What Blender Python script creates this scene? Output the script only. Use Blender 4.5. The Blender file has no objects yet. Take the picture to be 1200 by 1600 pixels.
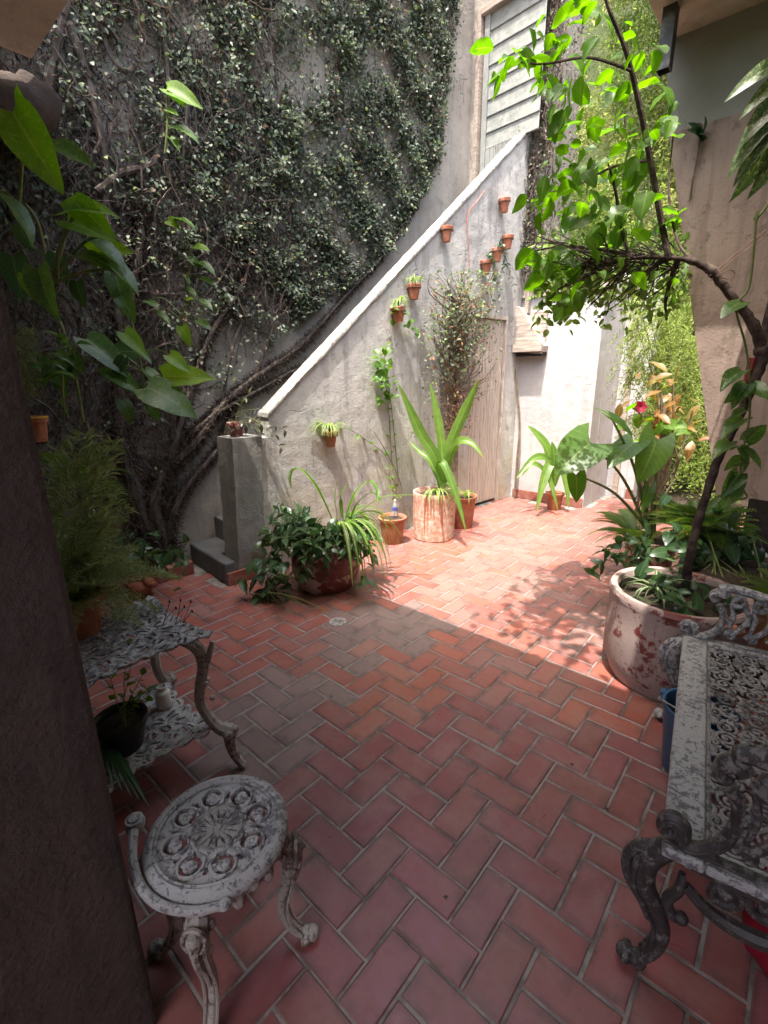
import bpy, bmesh, math, random
import numpy as np
from mathutils import Vector, Matrix, Euler
random.seed(7)
rng = np.random.default_rng(11)
scene = bpy.context.scene
col = scene.collection
R = math.radians

# ---------------------------------------------------------------- camera
# world: X runs across the courtyard (right), Y runs along the stairs (away), Z up, metres
FPX, PITCH, ROLL, YAW, CAM_H = 741.74, 0.276994, -0.010746, 0.846619, 1.4888
_th = math.pi / 2 - YAW
def _rot(v):
    c, s = math.cos(_th), math.sin(_th)
    return Vector((c * v[0] - s * v[1], s * v[0] + c * v[1], v[2]))
_f0 = Vector((0, math.cos(PITCH), -math.sin(PITCH))); _r0 = Vector((1, 0, 0)); _u0 = _r0.cross(_f0)
_c, _s = math.cos(ROLL), math.sin(ROLL)
C_R = _rot(_r0 * _c + _u0 * _s); C_U = _rot(_u0 * _c - _r0 * _s); C_F = _rot(_f0)
C_H = _rot(Vector((0, 1, 0)))
CAM = Vector((0, 0, CAM_H))
cam_data = bpy.data.cameras.new('camera')
cam_data.sensor_fit = 'HORIZONTAL'; cam_data.sensor_width = 36; cam_data.lens = FPX / 1200 * 36
cam_data.clip_start = 0.02; cam_data.clip_end = 400
cam = bpy.data.objects.new('camera', cam_data); col.objects.link(cam)
M = Matrix.Identity(4)
for i in range(3):
    M[i][0] = C_R[i]; M[i][1] = C_U[i]; M[i][2] = -C_F[i]; M[i][3] = CAM[i]
cam.matrix_world = M
scene.camera = cam

# ---------------------------------------------------------------- sky, sun, exposure
SUN_DX, SUN_DY = -0.07, 0.34                     # light travel per metre of fall
sun_dir = Vector((SUN_DX, SUN_DY, -1)).normalized()
world = bpy.data.worlds.new('World'); scene.world = world; world.use_nodes = True
wn = world.node_tree.nodes; wl = world.node_tree.links
sky = wn.new('ShaderNodeTexSky'); sky.sky_type = 'NISHITA'; sky.sun_disc = False
sky.sun_elevation = math.asin(-sun_dir.z)
sky.sun_rotation = math.atan2(-sun_dir.x, -sun_dir.y)
sky.air_density = 1.0; sky.dust_density = 6.0; sky.ozone_density = 1.0
wl.new(sky.outputs[0], wn['Background'].inputs[0]); wn['Background'].inputs[1].default_value = 0.15
sd = bpy.data.lights.new('sun', 'SUN'); sd.energy = 2.0; sd.angle = R(0.55); sd.color = (1, 0.95, 0.87)
sun = bpy.data.objects.new('sun', sd); col.objects.link(sun)
sun.rotation_euler = sun_dir.to_track_quat('-Z', 'Y').to_euler()
sun.location = (0, 0, 12)
vs = scene.view_settings
vs.view_transform = 'Standard'; vs.look = 'None'; vs.gamma = 1; vs.exposure = 2.42
vs.use_curve_mapping = False
scene.render.resolution_x = 768; scene.render.resolution_y = 1024
scene.render.engine = 'CYCLES'
scene.cycles.max_bounces = 6; scene.cycles.diffuse_bounces = 4; scene.cycles.transparent_max_bounces = 4

# ---------------------------------------------------------------- a photograph's pixel -> a place
def ray(px, py):
    return C_F + C_R * ((px - 600) / FPX) - C_U * ((py - 800) / FPX)
def G(px, py, z=0.0):                            # on the level z
    d = ray(px, py); return CAM + d * ((z - CAM_H) / d.z)
def D(px, py, d0):                               # d0 metres ahead of the camera
    d = ray(px, py); return CAM + d * (d0 / d.dot(C_H))
def ON(px, py, p0, n):                           # on a plane
    d = ray(px, py); n = Vector(n); return CAM + d * ((Vector(p0) - CAM).dot(n) / d.dot(n))
def PX(px, py, y): return ON(px, py, (0, y, 0), (0, 1, 0))
def TO_PX(p):
    w = Vector(p) - CAM; z = w.dot(C_F)
    return 600 + FPX * w.dot(C_R) / z, 800 - FPX * w.dot(C_U) / z

# ---------------------------------------------------------------- objects
def tag(o, label, cat, group=None, kind=None):
    if label: o['label'] = label
    if cat: o['category'] = cat
    if group: o['group'] = group
    if kind: o['kind'] = kind
    return o
def thing(name, label, cat, loc=(0, 0, 0), rz=0.0, group=None):
    o = bpy.data.objects.new(name, None); col.objects.link(o)
    o.empty_display_size = 0.1; o.location = loc; o.rotation_euler = (0, 0, rz)
    return tag(o, label, cat, group)
class MB:
    """collects shapes; build() links them as one mesh object"""
    def __init__(s): s.v = []; s.f = []; s.uv = None; s.c = None
    def add(s, v, f):
        n = len(s.v); s.v += [tuple(p) for p in v]; s.f += [tuple(i + n for i in q) for q in f]; return s
    def box(s, a, b, m=None):
        x0, y0, z0 = a; x1, y1, z1 = b
        v = [(x0,y0,z0),(x1,y0,z0),(x1,y1,z0),(x0,y1,z0),(x0,y0,z1),(x1,y0,z1),(x1,y1,z1),(x0,y1,z1)]
        if m: v = [tuple(m @ Vector(p)) for p in v]
        return s.add(v, [(0,3,2,1),(4,5,6,7),(0,1,5,4),(1,2,6,5),(2,3,7,6),(3,0,4,7)])
    def prism(s, poly, fn, d0, d1):
        """poly (a,b) extruded from d0 to d1; fn(a,b,d)->point"""
        n = len(poly)
        v = [fn(a, b, d0) for a, b in poly] + [fn(a, b, d1) for a, b in poly]
        f = [tuple(range(n)), tuple(reversed(range(n, 2 * n)))]
        f += [(i, i + n, (i + 1) % n + n, (i + 1) % n) for i in range(n)]
        return s.add(v, f)
    def tube(s, pts, rad, n=6, cap=True, flat=None, nrm=None):
        pts = [Vector(p) for p in pts]; m = len(pts)
        if m < 2: return s
        rr = rad if isinstance(rad, (list, tuple)) else [rad] * m
        t0 = (pts[1] - pts[0]).normalized()
        up = Vector(nrm) if nrm is not None else (Vector((0, 0, 1)) if abs(t0.z) < 0.9 else Vector((1, 0, 0)))
        a = t0.cross(up).normalized(); v = []; prev = a
        for i, p in enumerate(pts):
            t = (pts[min(i + 1, m - 1)] - pts[max(i - 1, 0)])
            t = t.normalized() if t.length > 1e-9 else t0
            if nrm is not None: a = t.cross(up)
            else: a = prev - t * prev.dot(t)
            a = a.normalized() if a.length > 1e-6 else prev
            b = t.cross(a); prev = a
            k = flat if flat else 1.0
            for j in range(n):
                w = 2 * math.pi * (j + 0.5) / n
                v.append(p + a * (math.cos(w) * rr[i]) + b * (math.sin(w) * rr[i] * k))
        f = [(i * n + j, i * n + (j + 1) % n, (i + 1) * n + (j + 1) % n, (i + 1) * n + j) for i in range(m - 1) for j in range(n)]
        if cap: f += [tuple(reversed(range(n))), tuple(range((m - 1) * n, m * n))]
        return s.add(v, f)
    def lathe(s, prof, n=32, c=(0, 0, 0), wob=0.0, closed=False):
        v = []; m = len(prof)
        for i, (r, z) in enumerate(prof):
            for j in range(n):
                w = 2 * math.pi * j / n
                q = r * (1 + wob * math.sin(3 * w + i) + wob * 0.6 * math.sin(7 * w + 2 * i))
                v.append((c[0] + q * math.cos(w), c[1] + q * math.sin(w), c[2] + z))
        f = [(i * n + j, i * n + (j + 1) % n, (i + 1) * n + (j + 1) % n, (i + 1) * n + j) for i in range(m - 1) for j in range(n)]
        if not closed: f += [tuple(reversed(range(n))), tuple(range((m - 1) * n, m * n))]
        return s.add(v, f)
    def ball(s, c, r, n=8, sc=(1, 1, 1)):
        k = max(4, n // 2 + 1)
        pr = [(max(1e-4, r * math.sin(math.pi * i / k)), -r * math.cos(math.pi * i / k)) for i in range(k + 1)]
        a = len(s.v); s.lathe(pr, n); 
        for i in range(a, len(s.v)):
            p = s.v[i]; s.v[i] = (c[0] + p[0] * sc[0], c[1] + p[1] * sc[1], c[2] + p[2] * sc[2])
        return s
    def off(s, o):
        s.v = [(p[0] - o[0], p[1] - o[1], p[2] - o[2]) for p in s.v]; return s
    def mesh(s, name, mat, smooth=True, sharp=None):
        me = bpy.data.meshes.new(name); me.from_pydata(s.v, [], s.f)
        if smooth:
            me.polygons.foreach_set('use_smooth', [True] * len(me.polygons))
            if sharp: me.set_sharp_from_angle(angle=R(sharp))
        me.materials.append(mat)
        if s.uv:
            l = me.uv_layers.new(name='UVMap')
            idx = np.zeros(len(me.loops), dtype=np.int32); me.loops.foreach_get('vertex_index', idx)
            l.data.foreach_set('uv', np.array(s.uv, dtype=np.float32)[idx].ravel())
        me.update(); return me
    def build(s, name, mat, parent=None, smooth=True, sharp=40, world=False, loc=None):
        if world and parent is not None: s.off(parent.location)
        o = bpy.data.objects.new(name, s.mesh(name, mat, smooth, sharp)); col.objects.link(o)
        if parent is not None: o.parent = parent
        if loc is not None: o.location = loc
        return o
def obj(name, me, parent=None, m=None):
    o = bpy.data.objects.new(name, me); col.objects.link(o)
    if parent is not None: o.parent = parent
    if m is not None: o.matrix_basis = m
    return o
def bevel(o, w=0.004, seg=2, ang=40):
    b = o.modifiers.new('edge', 'BEVEL'); b.width = w; b.segments = seg; b.limit_method = 'ANGLE'; b.angle_limit = R(ang)
    return o
def smooth_path(p, k=5):
    p = [Vector(q) for q in p]
    if len(p) < 3: return p
    out = []
    for i in range(len(p) - 1):
        a = p[max(i - 1, 0)]; b = p[i]; c = p[i + 1]; d = p[min(i + 2, len(p) - 1)]
        for j in range(k):
            t = j / k
            out.append(0.5 * ((2 * b) + (c - a) * t + (2 * a - 5 * b + 4 * c - d) * t * t + (3 * b - a - 3 * c + d) * t ** 3))
    out.append(p[-1]); return out
def lerp_list(l, n):
    return [float(np.interp(i / (n - 1) * (len(l) - 1), range(len(l)), l)) for i in range(n)]
def swoop(mb, pts, rad, k=5, n=6, rough=0.0, **kw):
    q = smooth_path(pts, k); r = lerp_list(rad, len(q)) if isinstance(rad, (list, tuple)) else rad
    if rough:
        r = [x * random.uniform(1 - rough, 1 + rough) for x in r]
        q = [p + Vector((random.gauss(0, 1), random.gauss(0, 1), random.gauss(0, 1))) * x * rough * .6 for p, x in zip(q, r)]
    return mb.tube(q, r, n, **kw)
def spiral(c, r0, r1, a0, turns, k=18):
    """flat spiral points (a,b)"""
    return [(c[0] + (r0 + (r1 - r0) * i / k) * math.cos(a0 + turns * 2 * math.pi * i / k),
             c[1] + (r0 + (r1 - r0) * i / k) * math.sin(a0 + turns * 2 * math.pi * i / k)) for i in range(k + 1)]

# ---------------------------------------------------------------- materials
class NT:
    def __init__(s, name):
        s.m = bpy.data.materials.new(name); s.m.use_nodes = True; s.t = s.m.node_tree
        s.n = s.t.nodes; s.l = s.t.links; s.b = s.n['Principled BSDF']; s.out = s.n['Material Output']
        s.pos = s.n.new('ShaderNodeNewGeometry').outputs['Position']
    def put(s, sock, v):
        if hasattr(v, 'is_output'): s.l.new(v, sock)
        else:
            if isinstance(v, (tuple, list)) and len(v) == 3 and sock.type == 'RGBA': v = (*v, 1)
            sock.default_value = v
    def noise(s, scale, detail=4, rough=0.55, sc=None, dist=0.0, src=None):
        src = src or s.pos
        if sc:
            mp = s.n.new('ShaderNodeMapping'); mp.inputs['Scale'].default_value = sc; s.l.new(src, mp.inputs[0]); src = mp.outputs[0]
        t = s.n.new('ShaderNodeTexNoise'); s.l.new(src, t.inputs['Vector'])
        t.inputs['Scale'].default_value = scale; t.inputs['Detail'].default_value = detail
        t.inputs['Roughness'].default_value = rough; t.inputs['Distortion'].default_value = dist
        return t.outputs['Fac']
    def ramp(s, v, a, b, lo=0.0, hi=1.0):
        r = s.n.new('ShaderNodeMapRange'); s.l.new(v, r.inputs[0]); r.clamp = True
        for i, q in zip((1, 2, 3, 4), (a, b, lo, hi)): r.inputs[i].default_value = q
        return r.outputs[0]
    def mix(s, f, a, b, mode='MIX'):
        m = s.n.new('ShaderNodeMix'); m.data_type = 'RGBA'; m.blend_type = mode
        s.put(m.inputs[0], f); s.put(m.inputs[6], a); s.put(m.inputs[7], b); return m.outputs[2]
    def math(s, op, a, b=0.0):
        m = s.n.new('ShaderNodeMath'); m.operation = op; s.put(m.inputs[0], a); s.put(m.inputs[1], b); return m.outputs[0]
    def bump(s, h, strength=0.3, dist=0.01, prev=None):
        b = s.n.new('ShaderNodeBump'); b.inputs['Strength'].default_value = strength; b.inputs['Distance'].default_value = dist
        s.l.new(h, b.inputs['Height'])
        if prev: s.l.new(prev, b.inputs['Normal'])
        return b.outputs[0]
    def xyz(s, src=None):
        x = s.n.new('ShaderNodeSeparateXYZ'); s.l.new(src or s.pos, x.inputs[0]); return x.outputs
    def done(s, color, rough=0.8, normal=None, metal=0.0, spec=0.4):
        s.put(s.b.inputs['Base Color'], color); s.put(s.b.inputs['Roughness'], rough)
        s.put(s.b.inputs['Metallic'], metal); s.put(s.b.inputs['Specular IOR Level'], spec)
        if normal is not None: s.l.new(normal, s.b.inputs['Normal'])
        return s.m
def plaster(name, c1, c2, stain, k_stain=0.5, bump=0.35, pits=0.0, moss=None):
    t = NT(name)
    big = t.ramp(t.noise(1.7, 5, 0.6), 0.35, 0.68)
    c = t.mix(big, c1, c2)
    streak = t.ramp(t.noise(3.0, 6, 0.65, sc=(2.6, 2.6, 0.22), dist=0.6), 0.5, 0.72)
    c = t.mix(t.math('MULTIPLY', streak, k_stain * .6), c, stain)
    patch = t.ramp(t.noise(2.6, 7, 0.68, dist=1.2), 0.54, 0.66)
    c = t.mix(t.math('MULTIPLY', patch, k_stain * .45), c, stain)
    flake = t.ramp(t.noise(6.5, 8, 0.75, dist=.5), 0.66, 0.675)
    c = t.mix(t.math('MULTIPLY', flake, k_stain * .5), c, tuple(min(.8, q * 1.35) for q in c1))
    sp = t.ramp(t.noise(22, 5, 0.7), 0.56, 0.70)
    c = t.mix(t.math('MULTIPLY', sp, 0.55 * k_stain), c, stain)
    if moss:
        z = t.xyz()[2]
        low = t.math('MULTIPLY', t.ramp(z, 1.3, 0.1), t.ramp(t.noise(4.5, 4), 0.4, 0.6))
        c = t.mix(t.math('MULTIPLY', low, 0.5), c, moss)
    fine = t.noise(70, 6, 0.65); mid = t.noise(9, 4, 0.5)
    # hairline cracks
    v = t.n.new('ShaderNodeTexVoronoi'); v.feature = 'DISTANCE_TO_EDGE'; v.inputs['Scale'].default_value = 1.3
    wv = t.n.new('ShaderNodeVectorMath'); wv.operation = 'ADD'; t.l.new(t.pos, wv.inputs[0])
    nz = t.n.new('ShaderNodeTexNoise'); nz.inputs['Scale'].default_value = 4; t.l.new(t.pos, nz.inputs['Vector'])
    sc = t.n.new('ShaderNodeVectorMath'); sc.operation = 'SCALE'; sc.inputs['Scale'].default_value = 0.5; t.l.new(nz.outputs['Color'], sc.inputs[0])
    t.l.new(sc.outputs[0], wv.inputs[1]); t.l.new(wv.outputs[0], v.inputs['Vector'])
    crack = t.math('MULTIPLY', t.ramp(v.outputs['Distance'], 0.006, 0.001), t.ramp(t.noise(2.2, 2), 0.5, 0.6))
    c = t.mix(t.math('MULTIPLY', crack, 0.6), c, tuple(q * 0.35 for q in c1))
    h = t.math('ADD', t.math('MULTIPLY', fine, 0.5), t.math('MULTIPLY', mid, 1.0))
    h = t.math('SUBTRACT', h, t.math('MULTIPLY', crack, 0.5))
    return t.done(c, 0.92, t.bump(h, bump, 0.02), spec=0.2)
def speckled(name, c1, c2, scale=8, a=0.45, b=0.6, rough=0.8, bump=0.2, dist=0.004, det=6, spec=0.35, sc=None):
    t = NT(name); n = t.noise(scale, det, 0.65, sc=sc)
    f = t.noise(scale * 6, 4)
    c = t.mix(t.ramp(n, a, b), c1, c2)
    c = t.mix(t.ramp(f, 0.3, 0.8, 0, 0.25), c, tuple(q * 0.5 for q in c1))
    return t.done(c, rough, t.bump(t.math('ADD', n, t.math('MULTIPLY', f, 0.4)), bump, dist), spec=spec)
def leaf_mat(name, c1, c2, rib, trans=0.35, rough=0.38, stripes=None, ribw=0.035, veins=True, spec=0.45, obj_tint=0.5):
    """UV: x across 0..1, y along; colour varies leaf by leaf"""
    t = NT(name)
    uv = t.n.new('ShaderNodeUVMap').outputs[0]; x = t.xyz(uv)
    oi = t.n.new('ShaderNodeObjectInfo').outputs['Random']
    at = t.n.new('ShaderNodeAttribute'); at.attribute_name = 'Col'
    c = t.mix(t.math('MULTIPLY', oi, 1.0), c1, c2)
    c = t.mix(t.ramp(t.noise(18, 3), 0.35, 0.7, 0, 0.45), c, tuple(q * 0.55 for q in c1))
    ax = t.math('ABSOLUTE', t.math('SUBTRACT', x[0], 0.5))
    if stripes:
        st = t.noise(1, 4, 0.6, sc=(1, 1, 1), src=None)
        vn = t.noise(6.0, 4, 0.6, sc=(1.2, 3.5, 1), dist=1.0, src=uv)
        c = t.mix(t.ramp(vn, 0.52, 0.62, 0, 0.8), c, stripes)
    if not veins:
        ln = t.noise(1.0, 4, 0.6, sc=(26, 1.2, 1), src=uv)
        c = t.mix(t.ramp(ln, 0.42, 0.7, 0, 0.5), c, tuple(q * 0.5 for q in c1))
        c = t.mix(t.math('MULTIPLY', t.ramp(x[1], 0.86, 0.99), t.ramp(t.noise(9, 2), 0.45, 0.6)), c, (0.22, 0.14, 0.06))
    if veins:
        w = t.math('SINE', t.math('MULTIPLY', t.math('SUBTRACT', x[1], t.math('MULTIPLY', ax, 0.55)), 58.0))
        c = t.mix(t.ramp(w, 0.75, 1.0, 0, 0.22), c, rib)
    c = t.mix(t.ramp(ax, ribw, ribw * 0.4, 0, 0.75), c, rib)
    t.put(t.b.inputs['Base Color'], c); t.put(t.b.inputs['Roughness'], rough); t.put(t.b.inputs['Specular IOR Level'], spec)
    tr = t.n.new('ShaderNodeBsdfTranslucent'); 
    cc = t.mix(0.5, c, (0.55, 0.75, 0.05), 'MULTIPLY'); g = t.n.new('ShaderNodeHueSaturation'); g.inputs['Value'].default_value = 2.6; g.inputs['Saturation'].default_value = 1.1
    t.l.new(cc, g.inputs['Color']); t.l.new(g.outputs[0], tr.inputs[0])
    ms = t.n.new('ShaderNodeMixShader'); ms.inputs[0].default_value = trans
    t.l.new(t.b.outputs[0], ms.inputs[1]); t.l.new(tr.outputs[0], ms.inputs[2]); t.l.new(ms.outputs[0], t.out.inputs[0])
    return t.m
def cloud_mat(name, rough=0.45, trans=0.3, spec=0.4, tv=2.2):
    t = NT(name)
    at = t.n.new('ShaderNodeAttribute'); at.attribute_name = 'Col'
    c = at.outputs['Color']
    t.put(t.b.inputs['Base Color'], c); t.put(t.b.inputs['Roughness'], rough); t.put(t.b.inputs['Specular IOR Level'], spec)
    tr = t.n.new('ShaderNodeBsdfTranslucent'); g = t.n.new('ShaderNodeHueSaturation'); g.inputs['Value'].default_value = tv; g.inputs['Hue'].default_value = 0.485
    t.l.new(c, g.inputs['Color']); t.l.new(g.outputs[0], tr.inputs[0])
    ms = t.n.new('ShaderNodeMixShader'); ms.inputs[0].default_value = trans
    t.l.new(t.b.outputs[0], ms.inputs[1]); t.l.new(tr.outputs[0], ms.inputs[2]); t.l.new(ms.outputs[0], t.out.inputs[0])
    return t.m
M_PARAPET = plaster('parapet_plaster', (0.52, 0.505, 0.475), (0.37, 0.365, 0.35), (0.13, 0.128, 0.125), 1.0, 0.6, moss=(0.42, 0.36, 0.2))
M_IVYWALL = plaster('old_wall_plaster', (0.44, 0.40, 0.345), (0.31, 0.28, 0.24), (0.13, 0.115, 0.10), 0.8, 0.8)
M_MOSSWALL = plaster('mossy_wall', (0.10, 0.12, 0.05), (0.075, 0.095, 0.04), (0.05, 0.05, 0.03), 0.5, 0.8)
M_WHITE = plaster('whitewash', (0.47, 0.46, 0.46), (0.41, 0.40, 0.405), (0.24, 0.225, 0.225), 0.6, 0.5)
M_PINK = plaster('pink_plaster', (0.38, 0.285, 0.235), (0.28, 0.21, 0.175), (0.11, 0.08, 0.065), 1.1, 0.35)
M_GREYPAINT = plaster('grey_green_paint', (0.31, 0.30, 0.25), (0.25, 0.245, 0.205), (0.2, 0.2, 0.19), 0.3, 0.4)
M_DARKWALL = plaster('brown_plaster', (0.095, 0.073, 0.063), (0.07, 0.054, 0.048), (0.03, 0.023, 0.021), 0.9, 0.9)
M_SOFFIT = plaster('soffit_plaster', (0.58, 0.49, 0.43), (0.52, 0.43, 0.37), (0.16, 0.11, 0.09), 0.5, 0.5)
M_STEP = speckled('grey_step_concrete', (0.10, 0.105, 0.107), (0.14, 0.142, 0.14), 9, rough=0.7, bump=0.3)
M_CAP = speckled('white_cap_stone', (0.33, 0.315, 0.285), (0.17, 0.155, 0.135), 26, 0.47, 0.62, 0.9, 0.8, 0.01)
M_NEWEL = plaster('newel_concrete', (0.34, 0.33, 0.305), (0.22, 0.215, 0.20), (0.12, 0.115, 0.11), 0.9, 0.7)
M_GROUT = speckled('grout', (0.27, 0.25, 0.23), (0.12, 0.108, 0.098), 9, rough=0.95)
M_SOIL = speckled('soil', (0.045, 0.032, 0.023), (0.09, 0.065, 0.045), 40, rough=1, bump=1, dist=0.02)
M_TERRA = speckled('terracotta', (0.34, 0.115, 0.06), (0.42, 0.21, 0.14), 16, 0.45, 0.7, 0.85, 0.25)
M_TERRAPALE = speckled('limed_terracotta', (0.48, 0.22, 0.145), (0.60, 0.50, 0.43), 26, 0.42, 0.62, 0.9, 0.5)
def peeling(name, base, paint, a, b, scale=9):
    t = NT(name); n = t.noise(scale, 8, 0.72, dist=0.3); f = t.noise(60, 4)
    big = t.noise(2.4, 3)
    k = t.ramp(t.math('ADD', t.math('MULTIPLY', n, 0.7), t.math('MULTIPLY', big, 0.3)), a, b)
    c = t.mix(k, base, paint)
    c = t.mix(t.ramp(f, 0.35, 0.8, 0, 0.3), c, tuple(q * 0.5 for q in paint))
    c = t.mix(t.ramp(t.noise(scale * 3.1, 5, 0.7), 0.60, 0.66, 0, 0.7), c, tuple(q * 0.55 for q in base))
    return t.done(c, t.ramp(k, 0, 1, 0.5, 0.85), t.bump(t.math('ADD', k, t.math('MULTIPLY', f, 0.2)), 0.35, 0.004))
M_REDPEEL = peeling('red_peeling_paint', (0.15, 0.022, 0.02), (0.50, 0.36, 0.30), 0.50, 0.53, 11)
M_PINKPEEL = peeling('grey_pink_peeling_paint', (0.17, 0.035, 0.03), (0.40, 0.30, 0.265), 0.425, 0.455, 14)
M_BARK = speckled('vine_bark', (0.07, 0.054, 0.045), (0.135, 0.112, 0.096), 30, rough=0.95, bump=0.8, dist=0.006, sc=(1, 1, .3))
M_ROOT = speckled('dry_roots', (0.075, 0.055, 0.044), (0.16, 0.12, 0.095), 12, rough=1)
M_TRUNK = speckled('tree_bark', (0.035, 0.022, 0.018), (0.10, 0.07, 0.055), 22, rough=0.9, bump=0.8, dist=0.006)
M_TWIG = speckled('twig', (0.13, 0.095, 0.065), (0.22, 0.17, 0.11), 20, rough=0.9)
M_STEM = speckled('green_stem', (0.12, 0.16, 0.045), (0.2, 0.19, 0.08), 14, rough=0.6)
M_IRON = peeling('flaking_white_iron', (0.13, 0.125, 0.13), (0.40, 0.39, 0.375), 0.455, 0.50, 60)
M_IRONDARK = peeling('weathered_iron', (0.085, 0.078, 0.075), (0.27, 0.255, 0.24), 0.46, 0.50, 50)
M_IRONSHADE = peeling('rusty_shaded_iron', (0.035, 0.028, 0.027), (0.17, 0.155, 0.145), 0.50, 0.55, 50)  # rusty iron, darkened so its colour carries backlit shade
M_IRONTAN = peeling('stained_iron', (0.12, 0.09, 0.075), (0.37, 0.335, 0.305), 0.44, 0.49, 50)
M_BLACKPL = speckled('black_plastic', (0.012, 0.012, 0.013), (0.02, 0.02, 0.02), 10, rough=0.4, bump=0.05)
M_BLUEPL = speckled('blue_plastic', (0.035, 0.10, 0.19), (0.05, 0.13, 0.22), 6, rough=0.45, bump=0.05)
M_WHITEPL = speckled('white_plastic', (0.68, 0.66, 0.60), (0.6, 0.58, 0.52), 8, rough=0.4, bump=0.05)
M_WOOD = speckled('weathered_wood', (0.42, 0.35, 0.285), (0.25, 0.20, 0.165), 6, 0.4, 0.6, 0.9, 0.4, sc=(1, 1, 9))
M_WOODH = speckled('bleached_board', (0.46, 0.40, 0.345), (0.27, 0.225, 0.19), 5, 0.42, 0.62, 0.9, 0.5, sc=(1, 8, 8))
M_DOORPINK = speckled('faded_cream_door_paint', (0.50, 0.435, 0.375), (0.42, 0.365, 0.32), 4, rough=0.8, sc=(6, 6, .6))
M_DOORGREY = speckled('faded_grey_door_paint', (0.28, 0.285, 0.265), (0.22, 0.225, 0.21), 5, rough=0.75)
M_GLASS = speckled('frosted_door_glass', (0.27, 0.28, 0.255), (0.38, 0.385, 0.355), 14, 0.4, 0.6, 0.3, 0.5)
M_DARK = speckled('dark_gap', (0.015, 0.013, 0.012), (0.02, 0.018, 0.016), 6, rough=1)
M_METAL = speckled('worn_steel', (0.42, 0.40, 0.37), (0.2, 0.19, 0.18), 40, rough=0.45)
M_REDCLOTH = speckled('red_cloth', (0.27, 0.004, 0.018), (0.21, 0.003, 0.014), 30, rough=0.85, bump=0.2)
M_WIRE = speckled('rusty_wire', (0.09, 0.045, 0.03), (0.13, 0.07, 0.045), 40, rough=0.8)
M_STRING = speckled('red_string', (0.5, 0.12, 0.09), (0.55, 0.25, 0.2), 40, rough=0.9)
M_GUTTER = speckled('gutter_metal', (0.07, 0.065, 0.06), (0.3, 0.29, 0.27), 12, 0.5, 0.7, 0.5)
M_BRICKRED = speckled('painted_red_curb', (0.24, 0.075, 0.055), (0.30, 0.15, 0.12), 12, 0.45, 0.65, 0.85)
M_CLOUD = cloud_mat('small_leaves', 0.52)
M_CLOUDDRY = cloud_mat('dry_bits', 0.9, 0.1, 0.2)
M_CLOUDBRIGHT = cloud_mat('hedge_leaves', 0.5, 0.45, 0.3, 2.6)
L_POTHOS = leaf_mat('pothos_leaf', (0.045, 0.115, 0.028), (0.085, 0.17, 0.035), (0.2, 0.28, 0.09), 0.35, 0.34, stripes=(0.19, 0.24, 0.07))
L_POTHOSLIT = leaf_mat('backlit_young_pothos_leaf', (0.13, 0.25, 0.03), (0.17, 0.29, 0.04), (0.25, 0.33, 0.1), 0.5, 0.52, stripes=(0.22, 0.3, 0.06))  # young leaf green, brightened so the colour carries sun and backlight
L_POTHOSD = leaf_mat('dark_pothos_leaf', (0.03, 0.072, 0.028), (0.05, 0.10, 0.035), (0.13, 0.18, 0.08), 0.25, 0.3)
L_LILY = leaf_mat('strap_leaf', (0.10, 0.20, 0.035), (0.15, 0.25, 0.05), (0.24, 0.32, 0.1), 0.4, 0.4, veins=False)
L_SPIDER = leaf_mat('striped_leaf', (0.13, 0.22, 0.045), (0.19, 0.27, 0.06), (0.5, 0.52, 0.28), 0.4, 0.45, veins=False, ribw=0.16)
L_SPIDERW = leaf_mat('white_striped_leaf', (0.09, 0.15, 0.05), (0.12, 0.18, 0.06), (0.55, 0.56, 0.42), 0.3, 0.45, veins=False, ribw=0.2)
L_TRAD = leaf_mat('spiderwort_leaf', (0.055, 0.11, 0.05), (0.085, 0.145, 0.065), (0.12, 0.18, 0.1), 0.2, 0.25, veins=False)
L_TREE = leaf_mat('tree_leaf', (0.075, 0.16, 0.022), (0.11, 0.21, 0.03), (0.2, 0.3, 0.06), 0.5, 0.4)
L_TARO = leaf_mat('elephant_ear_leaf', (0.06, 0.14, 0.025), (0.085, 0.17, 0.03), (0.2, 0.27, 0.09), 0.45, 0.35, ribw=0.02)
L_CROTON = leaf_mat('croton_leaf', (0.30, 0.095, 0.05), (0.17, 0.15, 0.05), (0.45, 0.32, 0.06), 0.4, 0.4, stripes=(0.1, 0.14, 0.03))
L_FERN = leaf_mat('fern_leaf', (0.09, 0.15, 0.035), (0.13, 0.19, 0.05), (0.14, 0.17, 0.06), 0.35, 0.5, veins=False)
L_VARIEG = leaf_mat('variegated_leaf', (0.05, 0.10, 0.03), (0.07, 0.13, 0.035), (0.3, 0.33, 0.16), 0.3, 0.4, stripes=(0.34, 0.36, 0.2))
L_FLOWER = leaf_mat('petal', (0.5, 0.04, 0.10), (0.55, 0.06, 0.13), (0.7, 0.1, 0.1), 0.35, 0.5, veins=False)

# ================================================================ the setting
# stair frame: T along the flight, N out into the courtyard
SO = Vector((-3.05, 1.79, 0)); ST = Vector((0.094, 0.99557, 0)); SN = Vector((0.99557, -0.094, 0))
def SF(t, z, d): return SO + ST * t + SN * d + Vector((0, 0, z))
S_RZ = math.atan2(ST.y, ST.x) - math.pi / 2
def s_td(p): q = Vector(p) - SO; return q.dot(ST), q.dot(SN)
def struct(name, mb, mat, **kw):
    o = mb.build(name, mat, None, **kw); o['kind'] = 'structure'; return o

struct('ground', MB().box((-60, -60, -0.3), (60, 60, -0.06)), M_SOIL, smooth=False)
floor = struct('floor', MB().box((-4.0, -2.2, -0.2), (2.2, 6.3, -0.0025)), M_GROUT, smooth=False)

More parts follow.
